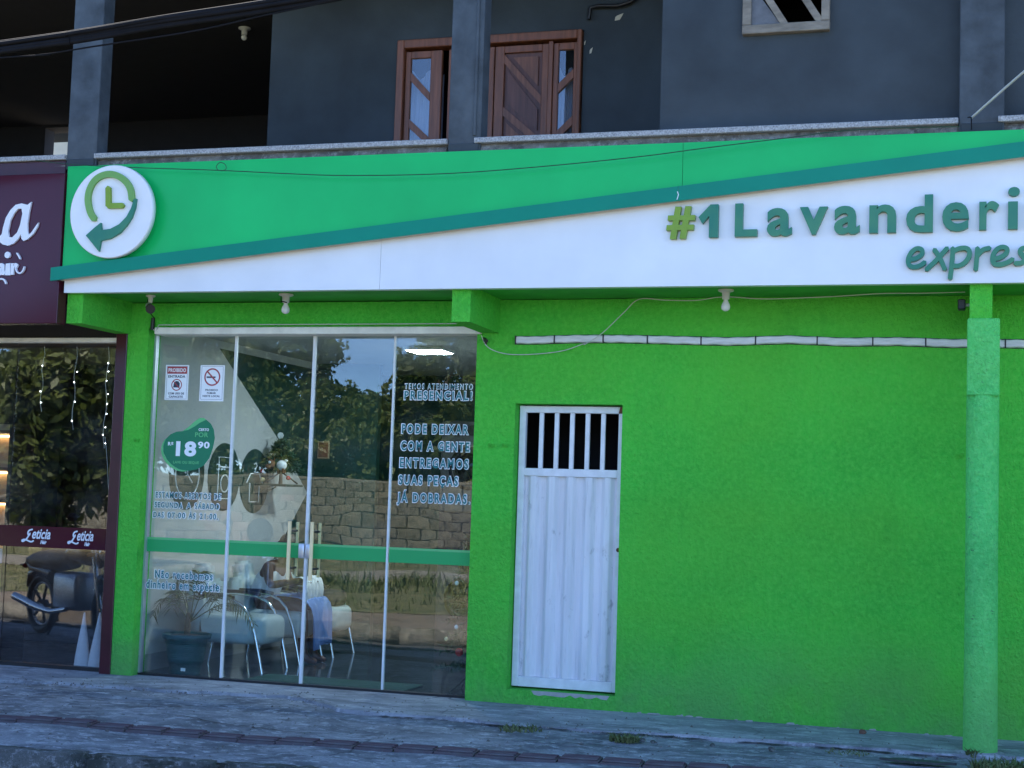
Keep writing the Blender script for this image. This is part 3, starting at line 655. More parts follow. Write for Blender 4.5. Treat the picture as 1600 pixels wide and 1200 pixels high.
# timber double door with sidelights, on the balcony
wd = sub('timber_door', bld)
WX = WOOD_X; ZT, ZB = 5.44, 3.33
for a in ((WX[0], WX[1]+.006, ZB, ZT), (WX[13]+.004, WX[14], ZB, ZT), (WX[1]+.006, WX[13]+.004, ZT-.075, ZT)):
    box('frame', 'wood', wd, a[0], a[1], .862, 1.0, a[2], a[3], .006)
zt = ZT-.095
def leaf_(x0, x1, g0, g1, diags, up, solid):
    for a in ((x0, g0, ZB, zt), (g1, x1, ZB, zt), (g0, g1, zt-.06, zt), (g0, g1, ZB, ZB+.15)):
        box('stile', 'wood', wd, a[0], a[1], .905, .945, a[2], a[3], .004)
    if solid: box('backing', 'wood_dark', wd, g0, g1, .932, .94, ZB+.15, zt-.06)
    else:
        box('pane', 'dark_glass' if False else 'glass2', wd, g0, g1, .922, .926, ZB+.15, zt-.06)
    zs = []
    for (xa, za), (xb, zb) in diags:
        sl_ = (zb-za)/(xb-xa); h = .075
        MB().prism([(g0, za+sl_*(g0-xa)-h/2), (g1, za+sl_*(g1-xa)-h/2), (g1, za+sl_*(g1-xa)+h/2), (g0, za+sl_*(g0-xa)+h/2)], .903, .943).build('diagonal_rail', 'wood', wd)
        zs.append((za+sl_*(g0-xa), za+sl_*(g1-xa)))
    return zs
leaf_(WX[1]+.012, WX[4]+.02, WX[2], WX[3], [(DIAG_L[0], DIAG_L[1]), (DIAG_L[2], DIAG_L[3]), ((DIAG_L[2][0], DIAG_L[2][1]-.41), (DIAG_L[3][0], DIAG_L[3][1]-.41))], 0, False)
zz = leaf_(WX[6]+.004, WX[10], WX[8], WX[9], [(DIAG_M[0], DIAG_M[1]), (DIAG_M[2], DIAG_M[3]), ((DIAG_M[2][0], DIAG_M[2][1]-.43), (DIAG_M[3][0], DIAG_M[3][1]-.43))], 0, True)
leaf_(WX[5], WX[6]-.004, WX[5]+.06, WX[6]-.06, [((WX[5], 5.0), (WX[6], 5.237)), ((WX[5], 4.55), (WX[6], 4.78))], 0, True)
leaf_(WX[11], WX[13]+.003, WX[12], WX[13]-.03, [(DIAG_R[0], DIAG_R[1]), (DIAG_R[2], DIAG_R[3]), ((DIAG_R[2][0], DIAG_R[2][1]-.39), (DIAG_R[3][0], DIAG_R[3][1]-.39))], 0, False)
box('mullion', 'wood', wd, WX[10]+.002, WX[11]-.002, .89, .96, ZB, ZT-.08, .004)
g0, g1 = WX[8], WX[9]
MB().prism([(g0+.075, zt-.1), (g1-.035, zt-.1), (g1-.035, zz[0][1]+.13)], .914, .935).build('panel', 'wood', wd)
MB().prism([(g0+.03, zz[0][0]-.10), (g1-.03, zz[0][1]-.07), (g1-.03, zz[1][1]+.11), (g0+.03, zz[1][0]+.07)], .914, .935).build('panel', 'wood_dark', wd)
MB().prism([(g0+.03, zz[1][0]-.10), (g1-.03, zz[1][1]-.07), (g1-.03, zz[2][1]+.11), (g0+.03, zz[2][0]+.07)], .914, .935).build('panel', 'wood', wd)
for x0, x1, top_ in ((WX[1], WX[4], 5.17), (WX[11], WX[13], 5.13)):
    mb = MB(); V = []; nn = 24
    for i in range(nn+1):
        x = x0+(x1-x0)*i/nn; y = 1.02+.012*math.sin(i*1.9)
        V += [(x, y, ZB), (x, y, top_+.04*math.sin(i*.5+.6))]
    mb.add(V, [(2*i, 2*i+2, 2*i+3, 2*i+1) for i in range(nn)], True).build('curtain', 'curtain', wd)

# weathered timber window with slanting bars, upper right
uw = sub('timber_window', bld)
yf0, yf1 = -.65, -.60
for a in ((W0-.005, W1+.008, WB-.002, WB+.062), (W0-.004, W0+.056, WB+.063, WT), (W1-.05, W1+.006, WB+.063, WT), (W0+.057, W1-.051, WT-.06, WT)):
    box('frame', 'wood_grey', uw, a[0], a[1], yf0, yf1+.04, a[2], a[3], .004)
for xa in (-1.40, -1.06, -1.15):
    pass
for xb in (-1.285, -1.04):
    dx = -.42
    MB().prism([(xb, WB+.06), (xb+.055, WB+.06), (xb+.055+dx*.62, WB+.06+.42), (xb+dx*.62, WB+.06+.42)], yf0+.006, yf1).build('slanting_bar', 'wood_grey', uw)
MB().prism([(W0+.056, WB+.062), (-1.285, WB+.062), (-1.50, WB+.37)], yf1-.022, yf1-.014).build('pane', 'frost', uw)

# chipped plaster along the foot of the wall and bare concrete under the metal door
random.seed(31)
for k in range(20):
    x = random.uniform(-2.44, -1.15) if k < 16 else random.uniform(-.9, -.1); w = random.uniform(.008, .032); hh = random.uniform(.004, .013)
    MB().prism([(x-w, .004), (x+w, .004), (x+w*.7, .004+hh), (x, .004+hh*random.uniform(.6, 1.2)), (x-w*.8, .004+hh*.7)], -random.uniform(.006, .02), .0).build('plaster_chip', 'plaster', bld)
P_ = [(-3.12, .112)]+[(-3.10+.04*i, .088+random.uniform(-.012, .012)) for i in range(15)]+[(-2.52, .112)]
MB().prism(P_, -.0015, .0005).build('bare_patch', 'plaster', bld)

# metal door in the green wall
md = sub('metal_door', bld)
DX0, DX1, DZ0, DZ1 = -3.308, -2.44, .125, 2.252
for a in ((DX0, DX0+.05, DZ0, DZ1), (-2.53, -2.44, DZ0, DZ1), (DX0+.05, -2.53, DZ1-.052, DZ1), (DX0+.05, -2.53, 1.715, 1.775), (DX0+.05, -2.53, DZ0, DZ0+.075)):
    box('frame', 'door_frame', md, a[0], a[1], .10, .15, a[2], a[3], .004)
bxs = [DX0+.05+(.728)*k/6 for k in range(1, 6)]
for x in bxs: box('bar', 'door_frame', md, x-.017, x+.017, .112, .138, 1.775, DZ1-.052, .003)
# folded sheet: rounded ridges between valleys
mb = MB(); V = []; nn = 120; x0, x1 = DX0+.05, -2.53
for i in range(nn+1):
    t = i/nn; ph = (t*5.0) % 1.0
    d = min(1, max(0, (.5-.5*math.cos(2*math.pi*ph))*1.7-.35))
    V += [(x0+(x1-x0)*t, .142-.036*d, DZ0+.076), (x0+(x1-x0)*t, .142-.036*d, 1.714)]
mb.add(V, [(2*i, 2*i+1, 2*i+3, 2*i+2)[::-1] for i in range(nn)], True).build('corrugated_panel', 'door_white', md)
MB().lathe([(.016, 0), (.016, -.012), (.006, -.02)], (-2.505, .10, 1.18), 12, 'y').build('lock', 'rust', md)
MB().prism([(-2.53, 2.20), (-2.475, 2.20), (-2.475, 2.25), (-2.52, 2.25)], .0975, .0995).build('rust_patch', 'rust', md)

# ---------------------------------------------------------------- laundry shop front: four tall panes
sf = sub('storefront', bld)
mull = [-6.503, -5.758, -5.057, -4.362, -3.64]
ys = [.120, .132, .132, .120]
for k in range(4):
    a_, b_, t_ = mull[k]+.004, mull[k+1]-.004, (.0010, -.0012, .0008, -.0010)[k]      # no two sheets hang quite parallel
    MB().add([(x_, y_+(t_ if x_ == a_ else -t_), z_) for z_ in (.022, 2.80) for y_ in (ys[k], ys[k]+.008) for x_ in (a_, b_)], [(0, 2, 3, 1), (4, 5, 7, 6), (0, 1, 5, 4), (2, 6, 7, 3), (0, 4, 6, 2), (1, 3, 7, 5)]).build('pane', 'glass', sf)
for k, w in ((1, .020), (2, .024), (3, .017)):
    box('mullion', 'alu_white', sf, mull[k]-w/2, mull[k]+w/2, .114, .144, .022, 2.80, .003)
box('edge_trim', 'alu', sf, -6.502, -6.485, .10, .15, .022, 2.80)
box('edge_trim', 'black', sf, -3.652, -3.641, .11, .145, .022, 2.80)
MB().box(-6.43, -3.60, -.035, .155, 2.792, 2.850, .006).build('header_box', 'header', sf)
box('floor_track', 'black', sf, -6.50, -3.642, .095, .16, .001, .0215)
for k in range(4):
    box('film_band', 'film_green', sf, mull[k]+.016, mull[k+1]-.014, ys[k]-.0025, ys[k]-.0005, 1.010, 1.110)
    box('film_band_edge', 'film_light', sf, mull[k]+.016, mull[k+1]-.014, ys[k]-.0028, ys[k]-.0005, 1.1105, 1.128)
for x in (-5.180, -4.985):
    h = MB().tube([(x, .062, .84), (x, .062, 1.302)], .0155, 10).build('handle', 'handle', sf)
    h2 = MB().tube([(x, .215, .86), (x, .215, 1.295)], .013, 10).build('handle', 'handle', sf)
    for z in (.93, 1.225): MB().tube([(x, .06, z), (x, .218, z)], .009, 8).build('standoff', 'black', sf)
MB().box(-5.112, -5.062, .090, .118, 1.010, 1.128, .008, 2).build('lock_plate', 'alu', sf)
MB().box(-5.052, -5.010, .092, .118, 1.010, 1.128, .008, 2).build('lock_plate', 'alu', sf)

# inside the laundry
IW = 'int_wall'
box('interior_wall', IW, bld, -6.70, -6.60, .2, 5.2, -.02, 2.9)
box('skirting', 'pale_grey', bld, -6.6, -6.592, .2, 5.2, .0, .14)
box('interior_wall', 'int_green', bld, -6.60, -2.9, 5.0, 5.2, -.02, 2.9)
box('interior_wall', IW, bld, -3.64, -3.56, .2, 5.0, -.02, 2.9)
box('interior_floor', 'int_floor', bld, -6.6, -3.6, .1, 5.0, -.08, .0)
box('interior_ceiling', 'int_ceil', bld, -6.6, -3.6, .16, 5.0, 2.9, 3.0)
# painted decoration of the side wall: dark green beyond a pale arrow shape, three dark discs with line icons
XW = -6.5985
MB().prism([(1.42, 2.83), (5.0, 2.83), (5.0, .14), (2.1, .14), (2.84, .984), (3.47, 1.535), (2.764, 2.036)], XW, XW-.001, plane='yz').build('painted_shape', 'int_green', bld)
def disc(cy, cz, r, n=40): return [(cy+r*math.cos(2*math.pi*i/n), cz+r*math.sin(2*math.pi*i/n)) for i in range(n)]
discs = [(.93, 1.66, .312), (1.62, 1.655, .315), (2.24, 1.63, .31)]
for d in discs: MB().prism(disc(*d), XW+.0008, XW, plane='yz').build('painted_disc', 'int_green', bld)
def icon(lines, nm, r=.006):
    mb = MB()
    for L in lines: mb.tube([(XW+.004, a, b) for a, b in L], r, 6)
    mb.build(nm, 'vinyl_white', bld)
a, b, _ = discs[0]; icon([disc(a, b, .21, 24)+[(a+.21, b)], [(a, b+.14), (a, b), (a+.09, b-.07)]], 'clock_icon')
a, b, _ = discs[1]; icon([[(a-.12, b-.2), (a-.12, b+.18), (a+.14, b+.18), (a+.14, b-.2), (a-.12, b-.2)], [(a-.12, b+.09), (a+.14, b+.09)], disc(a+.01, b-.06, .08, 18)+[(a+.09, b-.06)]], 'washer_icon')
a, b, _ = discs[2]; icon([[(a-.17, b-.02), (a-.09, b+.07), (a+.09, b+.07), (a+.17, b-.02)], [(a-.1, b-.02), (a-.1, b-.2), (a+.1, b-.2), (a+.1, b-.02)], [(a, b+.08), (a+.01, b+.12), (a+.04, b+.15), (a+.01, b+.18), (a-.02, b+.16)]], 'shirt_icon')
lp = thing('ceiling_light', 'lit square panel lamp on the laundry ceiling', 'lamp', (-4.8, 2.1, 2.86))
box('lamp_frame', 'alu_white', lp, -4.99, -4.61, 1.91, 2.29, 2.872, 2.899); box('diffuser', 'led_panel', lp, -4.965, -4.635, 1.935, 2.265, 2.866, 2.8715)

# ---------------------------------------------------------------- neighbour shop front at the left
nf = sub('neighbour_storefront', bld)
box('frame', 'maroon_frame', nf, -6.797, -6.695, -.01, .19, -.04, 2.80, .004)
box('header', 'header', nf, -11, -6.80, .06, .16, 2.735, 2.775, .004)
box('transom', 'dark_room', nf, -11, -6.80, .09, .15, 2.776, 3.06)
box('floor_track', 'black', nf, -11, -6.80, .09, .15, .0, .035)
for a, b in ((-7.82, -6.80), (-8.80, -7.83), (-9.9, -8.81)): box('pane', 'glass2', nf, a, b, .110, .118, .036, 2.734)
box('film_band', 'maroon', nf, -11, -6.80, .104, .1085, 1.0, 1.178)
box('frame', 'maroon_frame', nf, -11.2, -9.9, -.01, .19, -.04, 3.06)
box('wall', 'cream_wall', nf, -14, -11.2, 0, .2, -.05, 3.2)
box('shop_floor', 'int_floor', nf, -13.8, -6.7, .19, 5, -.08, -.004)
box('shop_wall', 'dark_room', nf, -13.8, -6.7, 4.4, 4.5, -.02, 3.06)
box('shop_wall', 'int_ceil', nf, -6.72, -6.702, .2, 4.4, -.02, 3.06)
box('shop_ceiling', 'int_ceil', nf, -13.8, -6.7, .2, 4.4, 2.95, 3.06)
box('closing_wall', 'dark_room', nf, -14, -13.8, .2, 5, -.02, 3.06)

# ---------------------------------------------------------------- the laundry's fascia sign
fs = thing('fascia_sign', 'long green and white fascia sign with teal slanting band and raised lettering', 'sign', (-3, -.8, 3.03))
def band_top(x): return 3.216+.1000*(x+6.862)
def band_bot(x): return 3.112+.1005*(x+6.862)
box('box_body', 'panel_white', fs, -6.785, 4.9, -.788, -.705, 3.034, 4.02)
for a, b in ((-6.812, -1.9175), (-1.9145, 4.9)):
    b2 = min(b, 1.2)
    MB().prism([(a, band_top(a)-.02), (b2, min(4.03, band_top(b2)-.02)), (b2, 4.032), (a, 4.032)], -.812, -.7885).build('green_panel', 'panel_green', fs)
for a, b in ((-6.792, -4.1395), (-4.1370, .80), (.8025, 4.9)):
    t = lambda x: min(4.02, band_bot(x)+.03)
    MB().prism([(a, 3.030), (b, 3.030), (b, t(b)), (a, t(a))], -.803, -.7885).build('white_panel', 'panel_white', fs)
for a, b in ((-6.862, -1.93), (-1.928, 1.25)):
    MB().prism([(a, band_bot(a)), (b, band_bot(b)), (b, band_top(b)), (a, band_top(a))], -.892, -.874).build('teal_band', 'teal_band', fs)
MB().prism([(-6.80, band_bot(-6.80)+.004), (1.24, band_bot(1.24)+.004), (1.24, band_top(1.24)-.006), (-6.80, band_top(-6.80)-.006)], -.8735, -.8125).build('band_return', 'cream_edge', fs)
MB().tube([(-1.934, -.8935, 3.672), (-1.925, -.8935, 3.650), (-1.935, -.8935, 3.615)], .003, 5).build('peeling_edge', 'vinyl_white', fs)
# small chips of dirt along the band's lower lip
YL0, YL1 = -.845, -.8035
mb = MB()
for L in HASH: mb.prism(L, YL0, YL1)
hb = MB()
for k, L in enumerate(HASH):
    hb.prism(L, YL0-.0006*k, YL1)
hb.build('letter', 'letter_olive', fs)
for ch, x0, x1 in LETTERS:
    zb = 3.361+.0075*(x0+1.45)
    mb = MB(); w_ = x1-x0
    if ch == '1': mb.prism([(x0+w_*a, zb+.228*b_) for a, b_ in ((.54, 0), (1, 0), (1, 1), (.60, 1), (0, .62), (.20, .42), (.54, .66))], YL0, YL1)
    elif ch == 'L': text(mb, ch, x0, x1, zb, zb+.228, YL0, YL1, .035, ref='box')
    elif ch == 'd': text(mb, ch, x0, x1, zb-.004, zb+.246, YL0, YL1, .028, ref='box')
    elif ch == 'i':
        mb.prism([(x0, zb), (x0+.060, zb), (x0+.060, zb+.180), (x0, zb+.180)], YL0, YL1)
        mb.prism([(x0+.036+.036*math.cos(q*.393), zb+.245+.030*math.sin(q*.393)) for q in range(16)], YL0, YL1)
    else: text(mb, ch, x0, x1, zb-(.004 if ch in 'ae' else 0), zb+.188, YL0, YL1, .026, ref='box')
    mb.build('letter', 'letter_teal', fs)
ex = [EXPRESS[0:1], EXPRESS[1:3], EXPRESS[3:5], EXPRESS[5:7], EXPRESS[7:8], EXPRESS[8:9]]
def smooth(pts, n=3):
    P = pts
    for _ in range(2):
        Q = [P[0]]
        for i in range(len(P)-1):
            a, b = P[i], P[i+1]
            Q += [(a[0]*.75+b[0]*.25, a[1]*.75+b[1]*.25), (a[0]*.25+b[0]*.75, a[1]*.25+b[1]*.75)]
        P = Q+[P[-1]]
    return P
for L in ex:
    mb = MB()
    for k, s_ in enumerate(L): mb.ribbon(smooth(s_), .030, YL0-.0006*k, YL1)
    mb.build('letter', 'letter_teal', fs)

# round clock logo standing off the fascia
lg = thing('round_logo_sign', 'white disc with green clock ring and teal return arrow on green fascia', 'sign', (-6.397, -.85, 3.28))
cx, cz = -6.335, 3.640
MB().lathe([(.355, -.872), (.362, -.876), (.362, -.918), (.357, -.922)], (cx, 0, cz), 64, 'y').build('disc', 'disc_white', lg)
MB().lathe([(.30, -.8125), (.30, -.872)], (cx, 0, cz), 40, 'y').build('standoff_ring', 'alu_white', lg)
MB().ribbon(smooth(ARC_PTS), .050, -.945, -.9225).build('clock_ring', 'arc_green', lg)
MB().prism(ARROW, -.947, -.9225).build('return_arrow', 'letter_teal', lg)
MB().ribbon([CLOCK_L[0], CLOCK_L[1]], .042, -.948, -.9225).ribbon([(CLOCK_L[1][0], CLOCK_L[1][1]), CLOCK_L[2]], .042, -.9475, -.9225).build('clock_hands', 'letter_olive', lg)

# maroon sign of the neighbour shop
ms = thing('maroon_sign', 'glossy maroon fascia sign with white script lettering beside the green fascia', 'sign', (-8.8, -.8, 2.79))
box('panel', 'maroon', ms, -10.9, -6.822, -.835, -.72, 2.786, 3.975, .004)
box('top_band', 'maroon_frame', ms, -10.9, -6.88, -.745, -.716, 3.98, 4.096)
SY0, SY1 = -.852, -.8352
MB().prism(SCRIPT_A, SY0, SY1, hole=SCRIPT_A_HOLE).build('letter', 'script_white', ms)
mb = MB(); A = AIR_BOX
text(mb, 'a', A[0][0], A[1][0], A[1][1], A[0][1], SY0, SY1, .05, ref='box'); mb.build('letter', 'script_white', ms)
mb = MB(); mb.prism([(A[2][0], A[3][1]), (A[3][0], A[3][1]), (A[3][0]-.006, A[2][1]-.01), (A[3][0]-.004, A[2][1]), (A[2][0], A[2][1]-.004)], SY0, SY1)
mb.prism([(AIR_DOT[0][0]+.026*math.cos(q*.393), AIR_DOT[0][1]+.026*math.sin(q*.393)) for q in range(16)], SY0, SY1); mb.build('letter', 'script_white', ms)
mb = MB(); text(mb, 'r', A[4][0], A[5][0]-.02, A[5][1], A[4][1], SY0, SY1, .05, ref='box')
mb.ribbon(smooth(AIR_SW1), [.012]*len(smooth(AIR_SW1)), SY0-.001, SY1); mb.ribbon(smooth(AIR_SW2), .011, SY0-.0015, SY1); mb.build('letter', 'script_white', ms)
MB().ribbon(smooth(AIR_SW3), .013, SY0, SY1).build('swash', 'script_white', ms)
# letters that continue outside the frame
mb = MB(); text(mb, 'Letici', -9.3, -7.44, 3.43, 3.80, SY0, SY1, .03, .3); mb.build('letters', 'script_white', ms)
mb = MB(); text(mb, 'H', -7.50, -7.40, 3.17, 3.31, SY0, SY1, .04); mb.build('letter', 'script_white', ms)

# ---------------------------------------------------------------- vinyl lettering on the glass
def lettering(name, label, lines, y, group=None):
    t = thing(name, label, 'lettering', ((lines[0][1]+lines[0][2])/2, y, lines[-1][3]), group)
    for k, (s_, x0, x1, z0, z1, off, sp) in enumerate(lines):
        mb = MB(); e = .0045
        text(mb, s_, x0-.002, x1+.002, z0-.001, z1+.001, y-.0010, y, off+(.048 if z1-z0 > .07 else .036), 0, sp); b_ = mb.build('outline', 'vinyl_white', t)
        mb = MB(); text(mb, s_, x0+e, x1-e, z0+e, z1-e, y-.0022, y-.0014, off, 0, sp); mb.build('text_line', 'vinyl_teal', t)
    return t
yl = .1192
lettering('opening_hours', 'teal vinyl opening hours ESTAMOS ABERTOS DE SEGUNDA A SABADO on the glass',
    [('ESTAMOS ABERTOS DE', -6.433, -5.828, 1.448, 1.504, .016, 1.3), ('SEGUNDA', -6.438, -6.172, 1.368, 1.422, .018, 1.3), ('A', -6.142, -6.096, 1.368, 1.422, .018, 1.3), ('SÁBADO', -6.066, -5.838, 1.368, 1.422, .018, 1.3), ('DAS', -6.445, -6.340, 1.286, 1.340, .018, 1.3), ('07:00', -6.312, -6.143, 1.286, 1.340, .018, 1.3), ('ÀS', -6.120, -6.048, 1.286, 1.340, .018, 1.3), ('21:00.', -6.016, -5.843, 1.286, 1.340, .018, 1.3)], yl)
lettering('payment_notice', 'teal vinyl notice Não recebemos dinheiro em espécie low on the glass',
    [('Não recebemos', -6.402, -5.866, .792, .866, .022, 1.3), ('dinheiro em espécie', -6.478, -5.803, .706, .782, .022, 1.3)], yl)
lettering('service_lettering', 'teal vinyl lettering PRESENCIAL and PODE DEIXAR COM A GENTE on the right pane',
    [('TEMOS ATENDIMENTO', -4.266, -3.702, 2.372, 2.417, .004, 1.42), ('PRESENCIAL!', -4.272, -3.702, 2.285, 2.362, .030, 1.34), ('PODE DEIXAR', -4.282, -3.722, 2.018, 2.100, .032, 1.38), ('COM A GENTE', -4.284, -3.708, 1.884, 1.966, .032, 1.38),
     ('ENTREGAMOS', -4.288, -3.713, 1.750, 1.834, .032, 1.38), ('SUAS PEÇAS', -4.292, -3.792, 1.616, 1.698, .032, 1.38), ('JÁ DOBRADAS.', -4.298, -3.690, 1.480, 1.562, .032, 1.38)], yl)
ps = thing('price_sticker', 'green leaf shaped price sticker R$ 18,90 on the left pane', 'sticker', (-6.15, yl, 1.68))
MB().prism(LEAF, yl-.0006, yl).build('leaf', 'film_leaf', ps)
MB().prism(LEAF_HI1, yl-.0012, yl-.0007).build('leaf_edge', 'film_light', ps)
MB().ribbon(smooth(LEAF_HI2[:8]), [.004+.018*math.sin(3.14*i/(len(smooth(LEAF_HI2[:8]))-1)) for i in range(len(smooth(LEAF_HI2[:8])))], yl-.0013, yl-.0007).build('leaf_edge', 'film_light', ps)
for s_, x0, x1, z0, z1, mt, off in (('R$', -6.338, -6.288, 1.885, 1.915, 'vinyl_white', .03), ('18', -6.262, -6.075, 1.800, 1.922, 'vinyl_white', .045), ('90', -6.062, -5.955, 1.868, 1.922, 'vinyl_white', .035),
                               ('CERTO', -6.062, -5.968, 2.010, 2.032, 'vinyl_white', .03), ('POR', -6.092, -5.972, 1.960, 1.998, 'film_light', .02), ('LAVE OU SEQUE', -6.282, -6.045, 1.738, 1.760, 'film_light', .02)):
    mb = MB(); text(mb, s_, x0, x1, z0, z1, yl-.0016, yl-.0009, off, 0, 1.1); mb.build('print', mt, ps)
# two white notices
n1 = thing('helmet_notice', 'white PROIBIDO ENTRADA notice with red header and crossed helmet', 'notice', (-6.285, yl, 2.258), 'notices on the left pane')
box('card', 'vinyl_white', n1, -6.392, -6.178, yl-.0012, yl, 2.262, 2.553)
box('header', 'vinyl_red', n1, -6.376, -6.194, yl-.002, yl-.0013, 2.480, 2.540)
def ring(mb, cx, cz, r0, r1, y0, y1, n=32):
    mb.prism(disc(cx, cz, r1, n), y0, y1, hole=disc(cx, cz, r0, n)); return mb
for s_, x0, x1, z0, z1, mt in (('PROIBIDO', -6.366, -6.204, 2.494, 2.526, 'vinyl_white'), ('ENTRADA', -6.366, -6.208, 2.447, 2.468, 'vinyl_grey'), ('COM USO DE', -6.360, -6.212, 2.308, 2.325, 'vinyl_grey'), ('CAPACETE', -6.352, -6.222, 2.281, 2.298, 'vinyl_grey')):
    mb = MB(); text(mb, s_, x0, x1, z0, z1, yl-.0028, yl-.0021 if mt == 'vinyl_white' else yl-.0013, .03, 0, 1.1); mb.build('print', mt, n1)
mb = ring(MB(), -6.285, 2.388, .041, .049, yl-.0018, yl-.0013); mb.ribbon([(-6.316, 2.419), (-6.254, 2.357)], .008, yl-.0024, yl-.0019); mb.build('prohibition_ring', 'vinyl_red', n1)
MB().prism([(-6.316, 2.366), (-6.258, 2.366), (-6.256, 2.40), (-6.27, 2.418), (-6.295, 2.42), (-6.312, 2.40)], yl-.0017, yl-.0013).build('helmet_print', 'vinyl_grey', n1)
n2 = thing('smoking_notice', 'white PROIBIDO FUMAR notice with crossed cigarette in red ring', 'notice', (-5.96, yl, 2.255), 'notices on the left pane')
box('card', 'vinyl_white', n2, -6.071, -5.850, yl-.0012, yl, 2.256, 2.553)
mb = ring(MB(), -5.960, 2.455, .061, .073, yl-.0020, yl-.0013); mb.ribbon([(-6.005, 2.500), (-5.915, 2.410)], .012, yl-.0028, yl-.0021); mb.build('prohibition_ring', 'vinyl_red', n2)
box('cigarette_print', 'vinyl_grey', n2, -6.012, -5.93, yl-.0018, yl-.0013, 2.447, 2.460)
for s_, x0, x1, z0, z1 in (('PROIBIDO', -6.018, -5.904, 2.340, 2.356), ('FUMAR', -6.002, -5.92, 2.315, 2.331), ('NESTE LOCAL', -6.040, -5.882, 2.290, 2.306)):
    mb = MB(); text(mb, s_, x0, x1, z0, z1, yl-.0018, yl-.0013, .03, 0, 1.1); mb.build('print', 'vinyl_grey', n2)
for nn_, x0, x1 in ((n1, -6.392, -6.178), (n2, -6.071, -5.850)):
    mb = MB()
    for a in ((x0+.012, x1-.012, 2.270, 2.2722), (x0+.012, x1-.012, 2.541, 2.5432), (x0+.012, x0+.0142, 2.2723, 2.5409), (x1-.0142, x1-.012, 2.2723, 2.5409)): mb.box(a[0], a[1], yl-.0016, yl-.00125, a[2], a[3])
    mb.build('border_line', 'vinyl_grey', nn_)
# the neighbour's name on its maroon band
for x0, x1, first in ((-7.676, -7.397, 1), (-7.228, -6.984, 0)):
    t = thing('shop_name', 'white script shop name on the maroon band, ' + ('the one farther from the green pillar' if first else 'the one next to the green pillar'), 'lettering', ((x0+x1)/2, .103, 1.02), 'shop names on the maroon band')
    w = x1-x0; yb = .1034
    mb = MB(); text(mb, 'eticia', x0+w*.36, x1, 1.072, 1.160, yb-.0006, yb, .022, .3, 1.0)
    mb.build('script', 'script_white', t)
    mb = MB(); L = [(.36, .92), (.24, .86), (.2, .66), (.26, .5), (.3, .75), (.2, .35), (.05, .12), (.0, .22), (.12, .3), (.34, .12), (.42, .22)]
    mb.ribbon(smooth([(x0+w*a, 1.025+.135*b) for a, b in L]), .013, yb-.0011, yb-.0003); mb.build('initial', 'script_white', t)
    mb = MB(); text(mb, 'Hair', x0+w*.66, x0+w*.88, 1.03, 1.062, yb-.0006, yb, .05, .3); mb.build('small_script', 'script_white', t)

# ---------------------------------------------------------------- lamps, cameras, ducts and wires on the front
def bulb_lamp(x, y, z, label):
    t = thing('bulb_lamp', label, 'lamp', (x, y, z-.15), 'bare bulbs under the fascia')
    MB().lathe([(.055, 0), (.058, -.008), (.05, -.014), (.028, -.02), (.026, -.065), (.022, -.07)], (x, y, z), 20).build('lamp_holder', 'porcelain', t)
    MB().lathe([(.014, -.07), (.018, -.085), (.029, -.105), (.033, -.122), (.029, -.14), (.016, -.151), (.004, -.154)], (x, y, z), 18).build('bulb', 'bulb', t)
    return t
b1 = bulb_lamp(-5.078, -.40, 3.061, 'bare bulb in white holder above the glass doors')
MB().tube([(-5.106, -.43, 3.04), (-5.10, -.44, 3.0), (-5.07, -.44, 2.995), (-5.055, -.43, 2.99)], .004, 6).build('loose_wire', 'rubber', b1)
bulb_lamp(-1.662, -.40, 3.061, 'bare bulb in white holder above the blank green wall')
sc = thing('security_camera', 'white bullet camera hanging under the green soffit by the left beam', 'camera', (-6.256, -.4, 2.9))
MB().lathe([(.038, 0), (.038, -.01), (.02, -.018), (.016, -.06)], (-6.262, -.40, 3.0615), 14).build('mount', 'porcelain', sc)
MB().tube([(-6.30, -.36, 2.985), (-6.24, -.44, 2.955)], .026, 14).build('body', 'porcelain', sc)
MB().tube([(-6.24, -.44, 2.955), (-6.212, -.478, 2.94)], [.035, .037], 16).build('lens_hood', 'black', sc)
MB().tube([(-6.30, -.38, 3.03), (-6.38, -.25, 2.98), (-6.42, -.1, 2.94), (-6.44, -.03, 2.93)], .004, 6).build('cable', 'rubber', sc)
MB().tube([(-6.455, -.02, 2.93), (-6.458, -.02, 2.83)], .017, 8).build('connector', 'black', sc)
MB().tube([(-6.45, -.022, 2.835), (-6.42, -.03, 2.82), (-6.40, -.04, 2.835), (-6.385, -.045, 2.868), (-5.5, -.045, 2.868), (-3.65, -.045, 2.870)], .004, 6).build('cable', 'wire_white', sc)
fl = thing('floodlight_sensor', 'small black floodlight fixed to the beam over the round post', 'lamp', (-.06, -.4, 2.93))
MB().box(-.085, -.035, -.45, -.36, 2.905, 2.975, .006).build('head', 'black', fl)
MB().tube([(-.036, -.405, 2.94), (-.008, -.405, 2.94)], .012, 8).build('bracket', 'porcelain', fl)
sn = thing('motion_sensor', 'small black sensor on the wall beside the white header', 'sensor', (-3.56, -.03, 2.72))
MB().tube([(-3.585, .0, 2.755), (-3.55, -.05, 2.735)], .016, 10).build('body', 'black', sn); MB().tube([(-3.57, .0, 2.735), (-3.56, -.03, 2.715)], .010, 8).build('bracket', 'black', sn)

